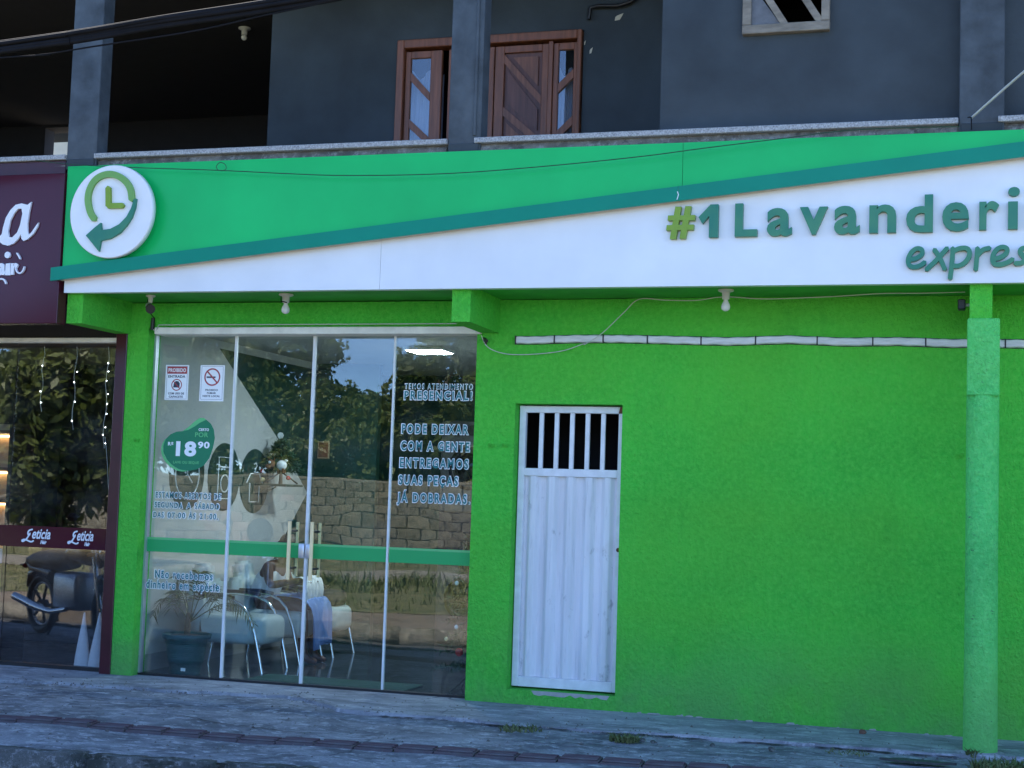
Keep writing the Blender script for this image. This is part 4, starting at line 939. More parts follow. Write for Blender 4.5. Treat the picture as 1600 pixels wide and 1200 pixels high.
cd = thing('wall_duct', 'wavy white duct of short lengths along the top of the green wall', 'duct', (-1.3, 0, 2.70))
for k, ((a, b), z) in enumerate(zip(CONDUIT_X, CONDUIT_Z)):
    z2 = CONDUIT_Z[min(k+1, len(CONDUIT_Z)-1)]; z1_ = CONDUIT_Z[max(k-1, 0)]
    mb = MB(); V = []; nn = 12; F = []
    prof = [(.0, -.027), (-.032, -.027), (-.042, -.021), (-.044, .0), (-.042, .021), (-.032, .027), (.0, .027)]
    for i in range(nn+1):
        t = i/nn; x = a+(b-a)*t; zc = z + ((z1_-z)*.5*(1-2*t) if t < .5 else (z2-z)*.5*(2*t-1)) + .002*math.sin(i*1.3+k)
        V += [(x, py, zc+pz) for py, pz in prof]
    n_ = len(prof)
    for i in range(nn):
        for j in range(n_-1): F.append((i*n_+j, i*n_+j+1, (i+1)*n_+j+1, (i+1)*n_+j))
    F += [list(range(n_)), list(range(nn*n_, nn*n_+n_))[::-1]]
    mb.add(V, F).build('duct_length', 'conduit', cd)
    box('joint_strap', 'black', cd, a-.010, a-.001, -.047, .001, (z+z1_)/2-.032, (z+z1_)/2+.032)
mb = MB(); V = []; F = []; pts = [((a+b)/2, z) for (a, b), z in zip(CONDUIT_X, CONDUIT_Z)]; pts = [(CONDUIT_X[0][0]-.02, CONDUIT_Z[0])]+pts
for i, (x, z) in enumerate(pts): V += [(x, -.004, z-.032), (x, -.004, z+.034)]
mb.add(V, [(2*i, 2*i+2, 2*i+3, 2*i+1) for i in range(len(pts)-1)]).build('groove', 'black', cd)

def wire(name, pts, r, mat, label, cat='cable', group=None):
    P = [Vector(p) for p in pts]; Q = []
    for i in range(len(P)-1):
        p0, p1, p2, p3 = P[max(i-1, 0)], P[i], P[i+1], P[min(i+2, len(P)-1)]
        for s_ in range(6):
            t = s_/6; Q.append(.5*((2*p1)+(p2-p0)*t+(2*p0-5*p1+4*p2-p3)*t*t+(-p0+3*p1-3*p2+p3)*t**3))
    Q.append(P[-1])
    return tag(MB().tube(Q, r, 6).build(name, mat), label, cat, group)
wire('fascia_wire', [(a, -.90, b) for a, b in FASCIA_WIRE], .0035, 'wire_green', 'thin dark wire drooping across the green fascia')
wire('wire_loop', [(a, -.902, b) for a, b in WIRE_LOOP], .003, 'wire_green', 'small curl of dark wire hanging on the fascia wire')
wire('lamp_wire', [(a, -.03, b) for a, b in WALL_WIRE]+[(a, -.06-.02*k, b) for k, (a, b) in enumerate(WALL_WIRE2)], .0035, 'wire_white', 'thin white wire sagging from the header to the bulb over the wall')
def ext(p, a, b, n): return (p[0][0]-(p[1][0]-p[0][0])*n, p[0][1]-(p[1][1]-p[0][1])*n)
for k, L in enumerate(CABLES):
    s0 = ((L[1][1]-L[0][1])/(L[1][0]-L[0][0])); s1 = (L[-1][1]-L[-2][1])/(L[-1][0]-L[-2][0])
    P = [(L[0][0]-7, L[0][1]-7*s0)]+L+[(L[-1][0]+3, L[-1][1]+3*s1)]
    P = [(a, -2.4+.012*math.sin(k*2.1+a), b) for a, b in P]
    wire('overhead_cable', P, .017 if k < 5 else .006, 'rubber', 'black overhead cable, one of the bundle crossing the balcony' if k < 5 else 'single thin grey cable hanging below the black cable bundle', group='overhead cable bundle' if k < 5 else None)
wire('service_drop', [tuple(p) for p in DROP], .008, 'wire_white', 'pale service wire rising from the balcony edge to the right')
wire('tie_wire', [(-.03, -.80, 4.13), (-.012, -.82, 4.125), (-.008, -.86, 4.10), (-.006, -.862, 4.03)], .004, 'rubber', 'short black wire end hanging over the fascia top')
# little iron hooks in the wall
for x, z, lb in ((-6.560, 1.92, 'small green painted hook on the pillar left of the glass'), (-3.495, 1.938, 'small green painted hook beside the glass, pair by the metal door'), (-3.385, 1.94, 'small green painted hook beside the metal door'), (-.064, 1.935, 'small green painted hook beside the round post')):
    h = thing('wall_hook', lb, 'hook', (x, -.01, z-.01), 'painted wall hooks')
    MB().box(x-.025, x+.02, -.012, .001, z-.016, z+.016, .004).build('plate', 'wall_green', h)
    MB().tube([(x, -.005, z), (x, -.035, z-.004), (x, -.04, z+.012)], .006, 6).build('hook', 'wall_green', h)

bu = thing('porch_lamp', 'small bare lamp under the dark porch ceiling', 'lamp', (-6.78, 2.0, 5.9))
MB().lathe([(.06, 0), (.06, -.012), (.03, -.02), (.028, -.07)], (-6.75, 1.9, 6.0), 14).build('lamp_holder', 'porcelain', bu); MB().ball((-6.75, 1.9, 5.905), .03).build('bulb', 'bulb', bu)
# pale house beyond the porch
ch = thing('cream_house', 'cream house wall seen through the porch opening under a dark roof', 'house', (-12.5, 9.3, 0))
box('wall', 'cream_wall', ch, -15.2, -11.0, 9.2, 12, -.1, 6.9); MB().prism([(-15.5, 7.35), (-10.6, 6.72), (-10.6, 6.95), (-15.5, 7.6)], 9.0, 12.2).build('roof', 'dark_room', ch)

# ---------------------------------------------------------------- small things on the pavement
random.seed(17)
for (x, y, n_, h, s_, lb) in ((-2.128, -1.24, 240, .045, .10, 'low dark weed growing from the joint below the metal door'), (-2.86, -1.14, 200, .035, .15, 'flat weed in the broken concrete below the door threshold'), (.03, -.78, 40, .06, .04, 'dry weed tuft at the foot of the round post'), (.20, -1.24, 420, .065, .19, 'green grass clump in the pavement beside the round post'), (.52, -1.28, 300, .065, .2, 'green grass clump away from the round post'), (-.72, -1.02, 110, .02, .14, 'sparse moss and weed in the cracked concrete before the blank wall')):
    mb = MB(); blades(mb, x, y, -.01, n_, h, s_, 2.4)
    tag(mb.build('weed', 'blade'), lb, 'weed', 'weeds in the pavement')
for (x, y, r_, lb) in ((-.687, -.20, .026, 'round reddish stone lying at the foot of the green wall'), (-1.18, -1.24, .022, 'small grey stone by the cracked joint'), (-.30, -1.30, .014, 'dark pebble on the pavement by the stain'), (-2.0, -1.28, .02, 'pale chip of rubble beside the low weed'), (-1.93, -1.30, .016, 'small pale rubble chip next to the weed'), (-1.55, -1.26, .018, 'flat rubble chip in the broken strip')):
    bm = bmesh.new(); bmesh.ops.create_icosphere(bm, subdivisions=2, radius=r_)
    for q in bm.verts: q.co *= 1+random.uniform(-.15, .15); q.co.z *= .75
    for q in bm.verts: q.co += Vector((x, y, r_*.6))
    tag(MB().bm(bm).build('stone', 'stone' if r_ > .025 else 'kerb'), lb, 'stone', 'loose stones on the pavement')
mb = MB(); q = [(-.52, -1.20), (-.38, -1.14), (-.2, -1.15), (-.06, -1.19), (-.16, -1.24), (-.4, -1.25)]
mb.prism(q, -.006, .0075, plane='xy'); mb.build('patch', M('dark oily patch', (.05, .052, .05), .7, var=.3, vscale=20), pavement)

random.seed(41)
mb = MB()
for _ in range(1500):
    x = random.uniform(-7.5, 1.2); y = random.uniform(-3.3, -.15) if random.random() < .6 else lerp_edge(x)+random.gauss(-.03, .06)
    if y < pave_edge(max(-7.5, min(x, .5)))+.2 or y > -.03: continue
    r_ = random.uniform(.003, .011)*(1.6 if random.random() < .06 else 1); z = (.006 if y > lerp_edge(x) else -.014+uneven(x, y))
    V = [(x+r_*math.cos(a+random.random()), y+r_*math.sin(a+random.random()), z-.002) for a in (0, 1.57, 3.14, 4.71)]+[(x+random.uniform(-.3, .3)*r_, y, z+r_*.9)]
    mb.add(V, [(0, 1, 4), (1, 2, 4), (2, 3, 4), (3, 0, 4)])
tag(mb.build('grit', 'rough_conc'), 'loose grit and crumbs of concrete scattered over the pavement', 'grit', kind='stuff')

# ---------------------------------------------------------------- things inside the laundry
def armchair(cy, label, group):
    t = thing('armchair', label, 'chair', (-6.1, cy, 0), group)
    w = .235
    MB().box(-6.36, -5.69, cy-w, cy+w, .23, .47, .07, 4).build('seat', 'seat', t)
    bm = bmesh.new(); bmesh.ops.create_cube(bm, size=1)
    bmesh.ops.scale(bm, verts=bm.verts[:], vec=(.15, 2*w, .62))
    top = [e for e in bm.edges if abs(e.verts[0].co.y-e.verts[1].co.y) < .01 and abs(e.verts[0].co.z-e.verts[1].co.z) < .01 and e.verts[0].co.z > 0]
    bmesh.ops.bevel(bm, geom=top, offset=.14, segments=6, affect='EDGES')
    bmesh.ops.bevel(bm, geom=[e for e in bm.edges if len(e.link_faces) == 2 and e.calc_face_angle() > .6], offset=.03, segments=3, affect='EDGES')
    Mx = Matrix.Translation((-6.36, cy, .58)) @ Matrix.Rotation(R(-10), 4, 'Y')
    for q in bm.verts: q.co = Mx @ q.co
    MB().bm(bm, True).build('backrest', 'seat', t)
    for s_ in (-1, 1):
        y = cy+s_*(w+.012)
        P = [(-6.42, y, .61), (-6.2, y, .625), (-6.0, y, .61), (-5.90, y, .57), (-5.83, y, .50), (-5.76, y, .33), (-5.71, y, .13), (-5.68, y, .0)]
        MB().tube(P, .013, 10).build('arm_tube', 'chrome', t)
        MB().tube([(-6.42, y, .61), (-6.40, y, .3), (-6.45, y, .0)], .013, 10).build('rear_leg', 'chrome', t)
        MB().tube([(-6.30, y, .64), (-6.1, y, .643), (-5.97, y, .622)], .017, 8).build('arm_pad', 'black', t)
    return t
armchair(.95, 'empty blue grey armchair with chrome arms beside the potted palm', 'waiting armchairs')
armchair(1.70, 'blue grey armchair carrying the seated person', 'waiting armchairs')
armchair(2.44, 'blue grey armchair with a dark bag, deepest in the row', 'waiting armchairs')
bag = thing('backpack', 'dark navy backpack lying on the deepest armchair', 'bag', (-5.95, 2.44, .46))
MB().box(-6.15, -5.72, 2.27, 2.60, .46, .62, .06, 3).build('body', 'bag', bag); MB().tube([(-6.0, 2.35, .61), (-5.95, 2.42, .68), (-5.9, 2.50, .61)], .012, 6).build('strap', 'bag', bag)

# seated person: one skinned body, clothing and hair as children
def skin(name, verts, edges, radii, mat, sub_=2, root=0):
    me = bpy.data.meshes.new(name); me.from_pydata(verts, edges, []); ob = bpy.data.objects.new(name, me); col.objects.link(ob)
    sk = ob.modifiers.new('skin', 'SKIN')
    for i, r_ in enumerate(radii):
        d = me.skin_vertices[0].data[i]; d.radius = r_ if isinstance(r_, tuple) else (r_, r_); d.use_root = (i == root)
    ss = ob.modifiers.new('smooth', 'SUBSURF'); ss.levels = sub_; ss.render_levels = sub_
    me.materials.append(MT[mat]); sk.use_smooth_shade = True; return ob
PY = 1.70
def rel(p): return (p[0]+6.15, p[1], p[2])
v = [(-.02, 0, .54), (.02, 0, .68), (.10, 0, .82), (.17, 0, .90), (.20, 0, .95), (.235, 0, 1.03), (.245, 0, 1.10)]
r_ = [(.15, .12), (.13, .10), (.15, .11), .06, .048, (.075, .085), (.06, .065)]
e = [(i, i+1) for i in range(6)]
for s_ in (-1, 1):
    b_ = len(v)
    v += [(.10, s_*.16, .86), (.16, s_*.215, .70), (.36, s_*.12, .745), (.43, s_*.10, .755)]; r_ += [.058, .043, .030, (.03, .018)]
    e += [(2, b_), (b_, b_+1), (b_+1, b_+2), (b_+2, b_+3)]
    for f_ in range(5):
        k = len(v)
        off = (f_-1.5)*.017 if f_ < 4 else -s_*.04
        if f_ < 4: v += [(.47, s_*.10+off, .752-.004*f_), (.505, s_*.10+off, .735)]; r_ += [.0095, .008]
        else: v += [(.44, s_*.10-s_*.035, .765), (.475, s_*.10-s_*.05, .760)]; r_ += [.010, .008]
        e += [(b_+3, k), (k, k+1)]
    b_ = len(v)
    v += [(.02, s_*.09, .52), (.44, s_*.10, .52), (.46, s_*.10, .12), (.50, s_*.10, .05), (.60, s_*.10, .035)]; r_ += [.085, .062, .042, .04, (.04, .025)]
    e += [(0, b_), (b_, b_+1), (b_+1, b_+2), (b_+2, b_+3), (b_+3, b_+4)]
person = skin('person', v, e, r_, 'skin'); person.location = (-6.18, PY, -.01)
ORIGIN[person.name] = Vector((-6.18, PY, -.01))
tag(person, 'person in a white top sitting in the armchair, folding laundry with both hands', 'person')
sh = skin('shirt', [(-.02, 0, .52), (.02, 0, .66), (.09, 0, .79), (.12, 0, .85), (.09, -.14, .84), (.09, .14, .84)], [(0, 1), (1, 2), (2, 3), (2, 4), (2, 5)], [(.185, .14), (.165, .125), (.175, .13), .08, .075, .075], 'cloth_white'); sh.parent = person
hr = MB().ball((-6.18+.225, PY, 1.075), .088, 3, (1, .9, .95)).ball((-6.18+.16, PY, 1.05), .05, 2).build('hair', 'hair', person)
fc = MB().ball((-6.18+.325, PY, 1.03), .014, 2, (1.2, .8, 1.2)).ball((-6.18+.24, PY-.085, 1.03), .018, 2, (.8, .4, 1.2)).ball((-6.18+.24, PY+.085, 1.03), .018, 2, (.8, .4, 1.2)).build('nose_and_ears', 'skin', person)
MB().ball((-6.18+.308, PY-.03, 1.05), .009, 1).ball((-6.18+.308, PY+.03, 1.05), .009, 1).build('eyes', 'vinyl_white', person)
MB().ball((-6.18+.318, PY, .995), .012, 1, (.5, 1.8, .5)).build('mouth', 'wood', person)
def drape(name, prof, y0, y1, mat, label, amp, waves, taper=0.0, th=.004):
    V, F = [], []; nx = len(prof); ny = 40
    for i, (x, z) in enumerate(prof):
        d = i/(nx-1)
        for j in range(ny+1):
            t = j/ny; y = y0+(y1-y0)*(t+(.5-t)*taper*d)
            k = amp*(d**.7)*math.sin(t*waves*6.283+i*.25)
            V.append((x+k*.8, y+k*.35, z-.02*d*math.sin(t*3.1+2)+.012*math.sin(t*9+i)*d))
    for i in range(nx-1):
        for j in range(ny): F.append((i*(ny+1)+j, i*(ny+1)+j+1, (i+1)*(ny+1)+j+1, (i+1)*(ny+1)+j))
    o = MB().add(V, F, True).build(name, mat)
    md_ = o.modifiers.new('thickness', 'SOLIDIFY'); md_.thickness = th
    return tag(o, label, 'cloth')
drape('white_cloth', [(-5.80, .765), (-5.74, .775), (-5.69, .755), (-5.675, .70), (-5.67, .64), (-5.68, .58), (-5.69, .54)], PY-.20, PY+.16, 'cloth_white', 'white cloth hanging in folds from the hands of the seated person', .022, 5)
drape('blue_cloth', [(-6.02, .60), (-5.92, .605), (-5.82, .605), (-5.73, .60), (-5.655, .575), (-5.61, .52), (-5.59, .45), (-5.585, .37), (-5.58, .29), (-5.575, .22), (-5.57, .16)], PY-.26, PY+.22, 'cloth_blue', 'blue cloth with pale marks spread over the lap of the seated person', .02, 4, .25)

# potted palm behind the left pane
pp = thing('potted_palm', 'small palm in a ribbed dark teal pot behind the left pane', 'plant', (-6.25, .43, 0))
MB().lathe([(.125, 0), (.130, .02), (.14, .09), (.148, .092), (.15, .12), (.162, .20), (.172, .28), (.174, .285), (.20, .29), (.205, .325), (.195, .328), (.18, .30)], (-6.25, .43, 0), 32).build('pot', 'pot', pp)
mb = MB()
for k in range(9): mb.lathe([(.150+.0026*k, 0), (.155+.0026*k, .004), (.150+.0026*k+.002, .008)], (-6.25, .43, .125+.016*k), 32)
mb.build('pot_ribs', 'pot', pp)
MB().lathe([(.18, .30), (.10, .318), (.01, .325)], (-6.25, .43, 0), 24).build('soil', 'bark', pp)
MB().box(-6.205, -6.165, .272, .277, .035, .060).build('pot_label', 'vinyl_white', pp)
MB().tube([(-6.25, .43, .30), (-6.245, .43, .40), (-6.25, .43, .50)], [.03, .024, .014], 8).build('stem', 'bark', pp)
random.seed(2)
fronds = [(3.25, .40, .50), (2.5, .34, .62), (.15, .50, .62), (-.1, .72, .46), (-.6, .42, .75), (1.3, .20, .95), (4.2, .24, .90)]
for a, L, h in fronds:
    mb = MB(); P = []
    for i in range(12):
        t = i/11; rr_ = L*(t**.9)*.85; z = .42+h*.52*math.sin(t*1.9) - .20*(t**3)
        P.append(Vector((-6.25+rr_*math.cos(a), .47+rr_*math.sin(a)*.6, z)))
        P[-1].x = max(P[-1].x, -6.585); P[-1].y = max(P[-1].y, .17)
    mb.tube(P, [.006-.0004*i for i in range(12)], 5)
    for i in range(3, 12):
        for s_ in (-1, 1):
            for q in (0, .5):
                p = P[i] if i == 11 or q == 0 else P[i].lerp(P[i+1], q) if i < 11 else P[i]
                d = (P[min(i+1, 11)]-P[i-1]).normalized(); sd_ = d.cross(Vector((0, 0, 1))).normalized()*s_
                tip = p+(d*.45+sd_*.7+Vector((0, 0, -.35+random.uniform(-.1, .1)))).normalized()*random.uniform(.11, .17)
                w = d*.007; mid = p.lerp(tip, .45)+Vector((0, 0, .012))
                for q_ in (mid, tip): q_.y = max(q_.y, .15); q_.x = max(q_.x, -6.59)
                mb.add([p-w*.5, p+w*.5, mid+w, tip, mid-w], [(0, 1, 2, 4), (4, 2, 3)])
    mb.build('frond', 'frond', pp)

tag(MB().box(-5.60, -4.22, .20, .66, .001, .014, .004).build('door_mat', 'mat_green'), 'dark green door mat lying inside the glass doors', 'mat')

def pine_tree(x, y, h, r0, label, seed, z0=0.0):
    random.seed(seed)
    t = thing('decorated_tree', label, 'decorated tree', (x, y, z0), 'decorated indoor trees')
    MB().tube([(x, y, z0), (x, y, z0+h)], [.02, .006], 8).build('trunk', 'bark', t)
    for s_ in range(3): MB().tube([(x, y, z0+.12), (x+.18*math.cos(s_*2.1), y+.18*math.sin(s_*2.1), z0+.005)], .008, 6).build('stand_leg', 'black', t)
    mb = MB()
    for k in range(150):
        q = random.random()**.75; z = z0+.12+(h-.14)*q; L = r0*(1-q)*random.uniform(.75, 1.05)+.04; a = random.uniform(0, 6.283)
        d = Vector((math.cos(a), math.sin(a), -.12)); p0 = Vector((x, y, z))
        for i in range(int(14+26*(1-q))):
            u = random.random(); p = p0+d*L*u; nd = (d*.5+Vector((random.gauss(0, .6), random.gauss(0, .6), random.gauss(0, .6)))).normalized()
            w = nd.orthogonal().normalized()*.006; mb.add([p-w, p+w, p+nd*.055], [(0, 1, 2)])
    mb.build('branches', 'pine', t); return t
sf2 = thing('wall_shelf', 'dark wall shelf carrying the small decorated tree', 'shelf', (-6.45, 2.45, 1.58))
MB().box(-6.597, -6.26, 2.24, 2.62, 1.588, 1.61, .004).build('board', 'int_green', sf2)
for y_ in (2.38, 2.52): MB().tube([(-6.594, y_, 1.53), (-6.5, y_, 1.584)], .006, 6).build('bracket', 'int_green', sf2)
xt = pine_tree(-6.42, 2.45, .44, .22, 'small decorated tree with plush horse on the wall shelf', 5, 1.612)
tp = MB(); tp.prism([(-6.44+.03*math.cos(a*.35-.9), 2.085+.03*math.sin(a*.35-.9)) for a in range(15)]+[(-6.445, 2.03)], 2.44, 2.45); tp.build('pin_topper', 'vinyl_white', xt)
pl = thing('plush_horse', 'brown and white plush horse sitting in front of the small decorated tree', 'toy', (-6.36, 2.26, 1.66))
MB().ball((-6.43, 2.25, 1.80), .042, 3, (.9, .9, 1.05)).ball((-6.45, 2.225, 1.775), .028, 2, (1.1, 1, 1)).ball((-6.46, 2.25, 1.845), .011, 2, (.6, .6, 1.4)).ball((-6.40, 2.25, 1.845), .011, 2, (.6, .6, 1.4)).build('head', 'plush_brown', pl)
MB().ball((-6.432, 2.213, 1.815), .014, 2).build('blaze', 'vinyl_white', pl)
MB().ball((-6.335, 2.28, 1.79), .052, 3, (1, .9, .95)).ball((-6.29, 2.28, 1.835), .013, 2, (1.4, 1, 1)).build('body', 'vinyl_white', pl)
for x_, y_ in ((-6.36, 2.26), (-6.31, 2.26), (-6.36, 2.30), (-6.31, 2.30)): MB().tube([(x_, y_, 1.76), (x_, y_, 1.715)], .012, 8).build('leg', 'plush_brown', pl)
for k, (x_, y_, z_, m_, lb) in enumerate(((-6.55, 2.30, 1.73, 'red', 'red ball on the small tree beside the plush horse head'), (-6.52, 2.26, 1.65, 'handle', 'cream ball at the foot of the small tree on the shelf'), (-6.27, 2.30, 1.67, 'red', 'red ball under the plush horse body'))):
    o = MB().ball((x_, y_, z_), .022, 3).build('ornament', m_); tag(o, lb, 'ornament', 'ornaments on the decorated trees')
st2 = pine_tree(-3.80, .52, 1.25, .30, 'low decorated tree half hidden behind the wall at the right pane', 6)
for k, (x_, y_, z_, m_, lb) in enumerate(((-3.80, .30, .33, 'red', 'red bow low on the small decorated tree'), (-3.72, .33, .98, 'red', 'red bow high on the small decorated tree'), (-3.93, .36, .42, 'handle', 'gold ball on the small decorated tree'), (-3.84, .33, .52, 'vinyl_white', 'white ball on the small decorated tree'), (-3.86, .36, .86, 'vinyl_white', 'white ball high on the small decorated tree'), (-3.70, .30, .60, 'vinyl_white', 'white ball beside the wall on the small decorated tree'))):
    o = MB().ball((x_, y_, z_), .017 if m_ != 'red' else .032, 2, (1, .7, 1.1)).build('ornament', m_); tag(o, lb, 'ornament', 'ornaments on the decorated trees')
# stacked machines at the back of the room
for k, x_ in enumerate((-5.10,)):
    for lv in (0, 1):
        t = thing('washing_machine', ('upper' if lv else 'lower')+' dark grey machine with round door in the stack at the back wall', 'washing machine', (x_, 4.6, lv*.98), 'stacked machines at the back wall')
        z = lv*.98+(.40 if lv else 0)
        if lv: MB().box(x_-.33, x_+.33, 4.30, 4.98, .976, 1.381).build('plinth', 'bag', t)
        MB().box(x_-.33, x_+.33, 4.28, 4.98, z+.002, z+.975, .015, 2).build('cabinet', 'machine', t)
        MB().lathe([(.22, 4.278), (.23, 4.262), (.18, 4.255), (.17, 4.27)], (x_, 0, z+.47), 32, 'y').build('door_ring', 'black', t)
        MB().lathe([(.17, 4.272), (.12, 4.258), (.01, 4.252)], (x_, 0, z+.47), 24, 'y').build('door_glass', 'dark_glass', t)
        MB().box(x_-.28, x_+.28, 4.268, 4.282, z+.82, z+.93).build('control_panel', 'black', t)
wp = thing('wall_poster', 'small framed red poster on the dark partition', 'poster', (-6.5, 3.6, 1.9))
MB().box(-6.56, -6.43, 3.60, 3.615, 1.90, 2.08).build('frame', 'gold', wp); MB().box(-6.548, -6.442, 3.595, 3.5995, 1.912, 2.068).build('print', 'wood', wp)
MB().box(-6.6, -5.9, 3.616, 3.70, .0, 2.9).build('partition', 'int_green', bld)

# ---------------------------------------------------------------- things in the neighbour shop
for x_, h_, r2, lb in ((-7.113, .47, .068, 'narrower white cone decoration behind the neighbour shop glass'), (-6.965, .475, .082, 'wider white cone decoration next to the maroon frame')):
    o = MB().lathe([(r2, 0), (r2, .01), (r2*.84, h_*.25), (r2*.58, h_*.52), (r2*.30, h_*.78), (.006, h_)], (x_, .235, .0), 24).build('cone_decoration', 'cloth_white'); tag(o, lb, 'decoration', 'white cone decorations')
sv = thing('lit_shelf', 'warm lit display shelf at the edge of the neighbour shop', 'shelf', (-8.6, 1.2, 0))
box('back_board', 'gold', sv, -9.4, -8.62, 1.5, 1.53, 0, 2.1)
for z in (.75, 1.05, 1.35, 1.65, 2.0): MB().box(-9.4, -8.58, 1.2, 1.5, z, z+.03).build('shelf_board', 'wood_dark', sv)
for z in (1.02, 1.32, 1.62, 1.97): MB().box(-9.35, -8.60, 1.46, 1.48, z+.005, z+.02).build('led_strip', 'led_warm', sv)
box('side_board', 'dark_room', sv, -8.62, -8.58, 1.18, 1.53, 0, 2.1)
random.seed(14)
for k in range(7):
    z = (.78, 1.08, 1.38)[k % 3]; x_ = -8.72-.085*k; h_ = random.uniform(.13, .2)
    o = MB().lathe([(.028, 0), (.030, .01), (.030, h_*.7), (.012, h_*.8), (.014, h_)], (x_, 1.30, z), 12).build('bottle', ('vinyl_white', 'gold', 'film_light')[k % 3])
    tag(o, 'small cosmetic bottle standing on the warm lit shelf', 'bottle', 'bottles on the lit shelf')
mr = thing('wall_mirror', 'tall mirror edged by a warm light strip in the neighbour shop', 'mirror', (-8.0, 2.4, 1.0))
box('mirror_glass', 'dark_glass', mr, -8.88, -7.90, 2.40, 2.42, 1.02, 2.12); MB().box(-7.895, -7.875, 2.39, 2.42, 1.0, 2.12).build('led_strip', 'led_warm', mr)
sd2 = thing('glow_counter', 'low counter with warm light strip under its top in the neighbour shop', 'counter', (-8.4, 2.0, 0))
MB().box(-9.2, -7.92, 1.95, 2.35, .95, 1.0).build('top', 'wood_dark', sd2); MB().box(-9.2, -7.95, 2.0, 2.3, 0, .95).build('body', 'slate_col', sd2); MB().box(-9.15, -7.95, 1.96, 1.98, .93, .945).build('led_strip', 'led_warm', sd2)
random.seed(6)
for x_, z0, n_, lb in ((-6.99, 1.85, 9, 'string of small white lights hanging by the maroon frame'), (-7.30, 2.0, 4, 'string of small white lights hanging mid pane'), (-7.62, 2.15, 3, 'short string of small white lights hanging left of mid pane')):
    t = thing('light_string', lb, 'light string', (x_, .2, z0), 'hanging light strings')
    P = [(x_+.012*math.sin(k*1.7), .19, 2.72-(2.72-z0)*k/8) for k in range(9)]; MB().tube(P, .0025, 5).build('wire', 'wire_white', t)
    for k in range(n_):
        q = random.random(); MB().ball((x_+random.uniform(-.02, .03), .185, z0+(2.65-z0)*(k+q*.6)/n_), .0045, 1).build('bulb', 'led_dot', t)
wire('draped_wire', [(-6.98, .19, 1.95), (-6.94, .18, 1.75), (-6.91, .18, 1.5), (-6.88, .185, 1.38)], .003, 'wire_white', 'thin wire of the lights draped down beside the maroon frame')

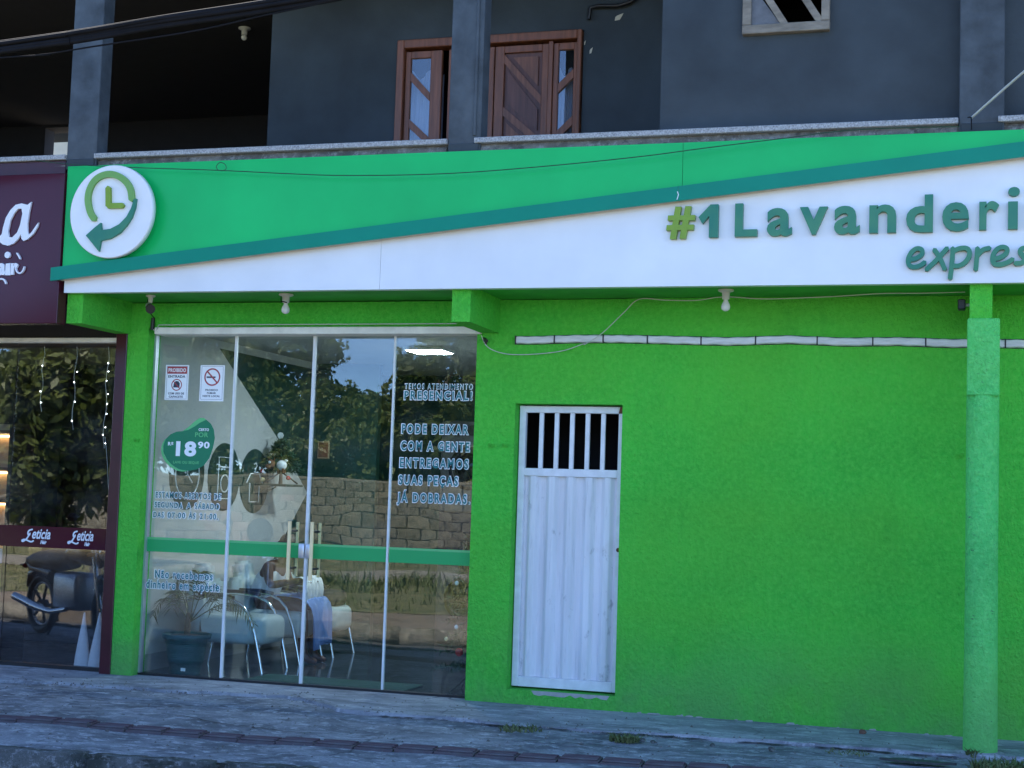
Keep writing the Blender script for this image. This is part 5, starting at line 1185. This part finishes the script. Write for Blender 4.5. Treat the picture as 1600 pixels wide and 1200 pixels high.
# ---------------------------------------------------------------- motorcycle parked off to the left, mirrored in the glass
def motorcycle(ox, my, rz, label, tank):
    mc = thing('motorcycle', label, 'motorcycle', (-7.9+ox, my, 0), 'motorcycles parked on the pavement')
    X = lambda P: [(p[0]+ox, p[1], p[2]) for p in P]
    for x_ in (ox-8.55, ox-7.25):
        w = sub('wheel', mc)
        ringp = [(x_+.265*math.cos(k*.2618), my, .30+.265*math.sin(k*.2618)) for k in range(24)]
        MB().tube(ringp, .043, 10, closed=True).build('tyre', 'black', w)
        ringp = [(x_+.215*math.cos(k*.2618), my, .30+.215*math.sin(k*.2618)) for k in range(24)]
        MB().tube(ringp, .014, 8, closed=True).build('rim', 'alu', w)
        mb = MB()
        for k in range(5): mb.tube([(x_, my, .3), (x_+.215*math.cos(k*1.2566), my, .3+.215*math.sin(k*1.2566))], .016, 6)
        mb.lathe([(.045, -.05), (.045, .05)], (x_, my, .3), 12, 'y'); mb.build('spokes', 'bike_dark', w)
    MB().tube([(ox-8.86, my, .45), (ox-8.80, my, .58), (ox-8.62, my, .635), (ox-8.40, my, .62)], [.03, .06, .075, .06], 10).build('rear_fender', 'bike_dark', mc)
    MB().tube([(ox-8.92, my, .74), (ox-8.7, my, .74), (ox-8.3, my, .76), (ox-7.95, my, .79)], [.04, .10, .13, .10], 12).build('seat', 'black', mc)
    MB().tube([(ox-8.95, my, .72), (ox-8.75, my, .66), (ox-8.3, my, .62)], [.03, .07, .09], 10).build('tail_fairing', 'bike_dark', mc)
    MB().ball((ox-8.96, my, .68), .04, 2, (.7, 1.3, .8)).build('tail_light', 'red', mc)
    MB().tube([(ox-8.05, my, .80), (ox-7.85, my, .88), (ox-7.6, my, .86), (ox-7.45, my, .76)], [.07, .13, .13, .06], 14).build('tank', tank, mc)
    MB().box(ox-8.15, ox-7.65, my-.13, my+.13, .28, .66, .06, 3).build('engine', 'alu', mc)
    MB().tube([(ox-7.25, my-.09, .3), (ox-7.42, my-.09, .78), (ox-7.48, my-.08, .96)], .022, 8).tube([(ox-7.25, my+.09, .3), (ox-7.42, my+.09, .78), (ox-7.48, my+.08, .96)], .022, 8).build('fork', 'chrome', mc)
    MB().tube([(ox-7.52, my-.36, 1.02), (ox-7.48, my-.2, 1.03), (ox-7.46, my, 1.0), (ox-7.48, my+.2, 1.03), (ox-7.52, my+.36, 1.02)], .013, 8).build('handlebar', 'black', mc)
    MB().ball((ox-7.32, my, .88), .10, 3, (.8, 1, 1)).build('headlight', 'chrome', mc)
    for s_ in (-1, 1):
        MB().ball((ox-7.36, my+s_*.17, .86), .03, 2, (1.4, 1, .8)).build('indicator', 'amber', mc)
        m_ = MB().tube([(ox-7.5, my+s_*.25, 1.03), (ox-7.46, my+s_*.3, 1.2)], .006, 6).build('mirror_stem', 'black', mc); MB().ball((ox-7.46, my+s_*.32, 1.22), .05, 2, (.4, 1.2, .8)).build('mirror', 'black', mc)
    MB().tube([(ox-7.45, my, .60), (ox-7.3, my, .62), (ox-7.1, my, .58), (ox-6.97, my, .48)], [.05, .07, .065, .03], 10).build('front_fender', tank, mc)
    MB().tube([(ox-7.8, my+.14, .3), (ox-8.1, my+.15, .26), (ox-8.45, my+.16, .30), (ox-8.85, my+.17, .36)], [.025, .03, .045, .04], 10).build('exhaust', 'chrome', mc)
    MB().tube([(ox-8.0, my+.08, .3), (ox-8.05, my+.2, .03)], .012, 6).build('kick_stand', 'black', mc)
    mc.rotation_euler.z = R(rz)
motorcycle(-.72, -2.2, 28, 'dark motorcycle parked along the pavement, mirrored in the neighbour shop glass', 'bike_dark')
motorcycle(1.0, -2.85, 68, 'blue motorcycle parked across the pavement, mirrored in the laundry glass', 'bike_blue')
my = -2.6
hl = thing('helmet', 'dark grey helmet resting on the blue motorcycle', 'helmet', (-6.75, -2.6, .98))
MB().ball((-6.8, my, 1.13), .135, 3, (1.05, .9, 1)).build('shell', 'bag', hl); MB().ball((-6.76, my+.06, 1.11), .11, 2, (.8, .85, .6)).build('visor', 'dark_glass', hl)
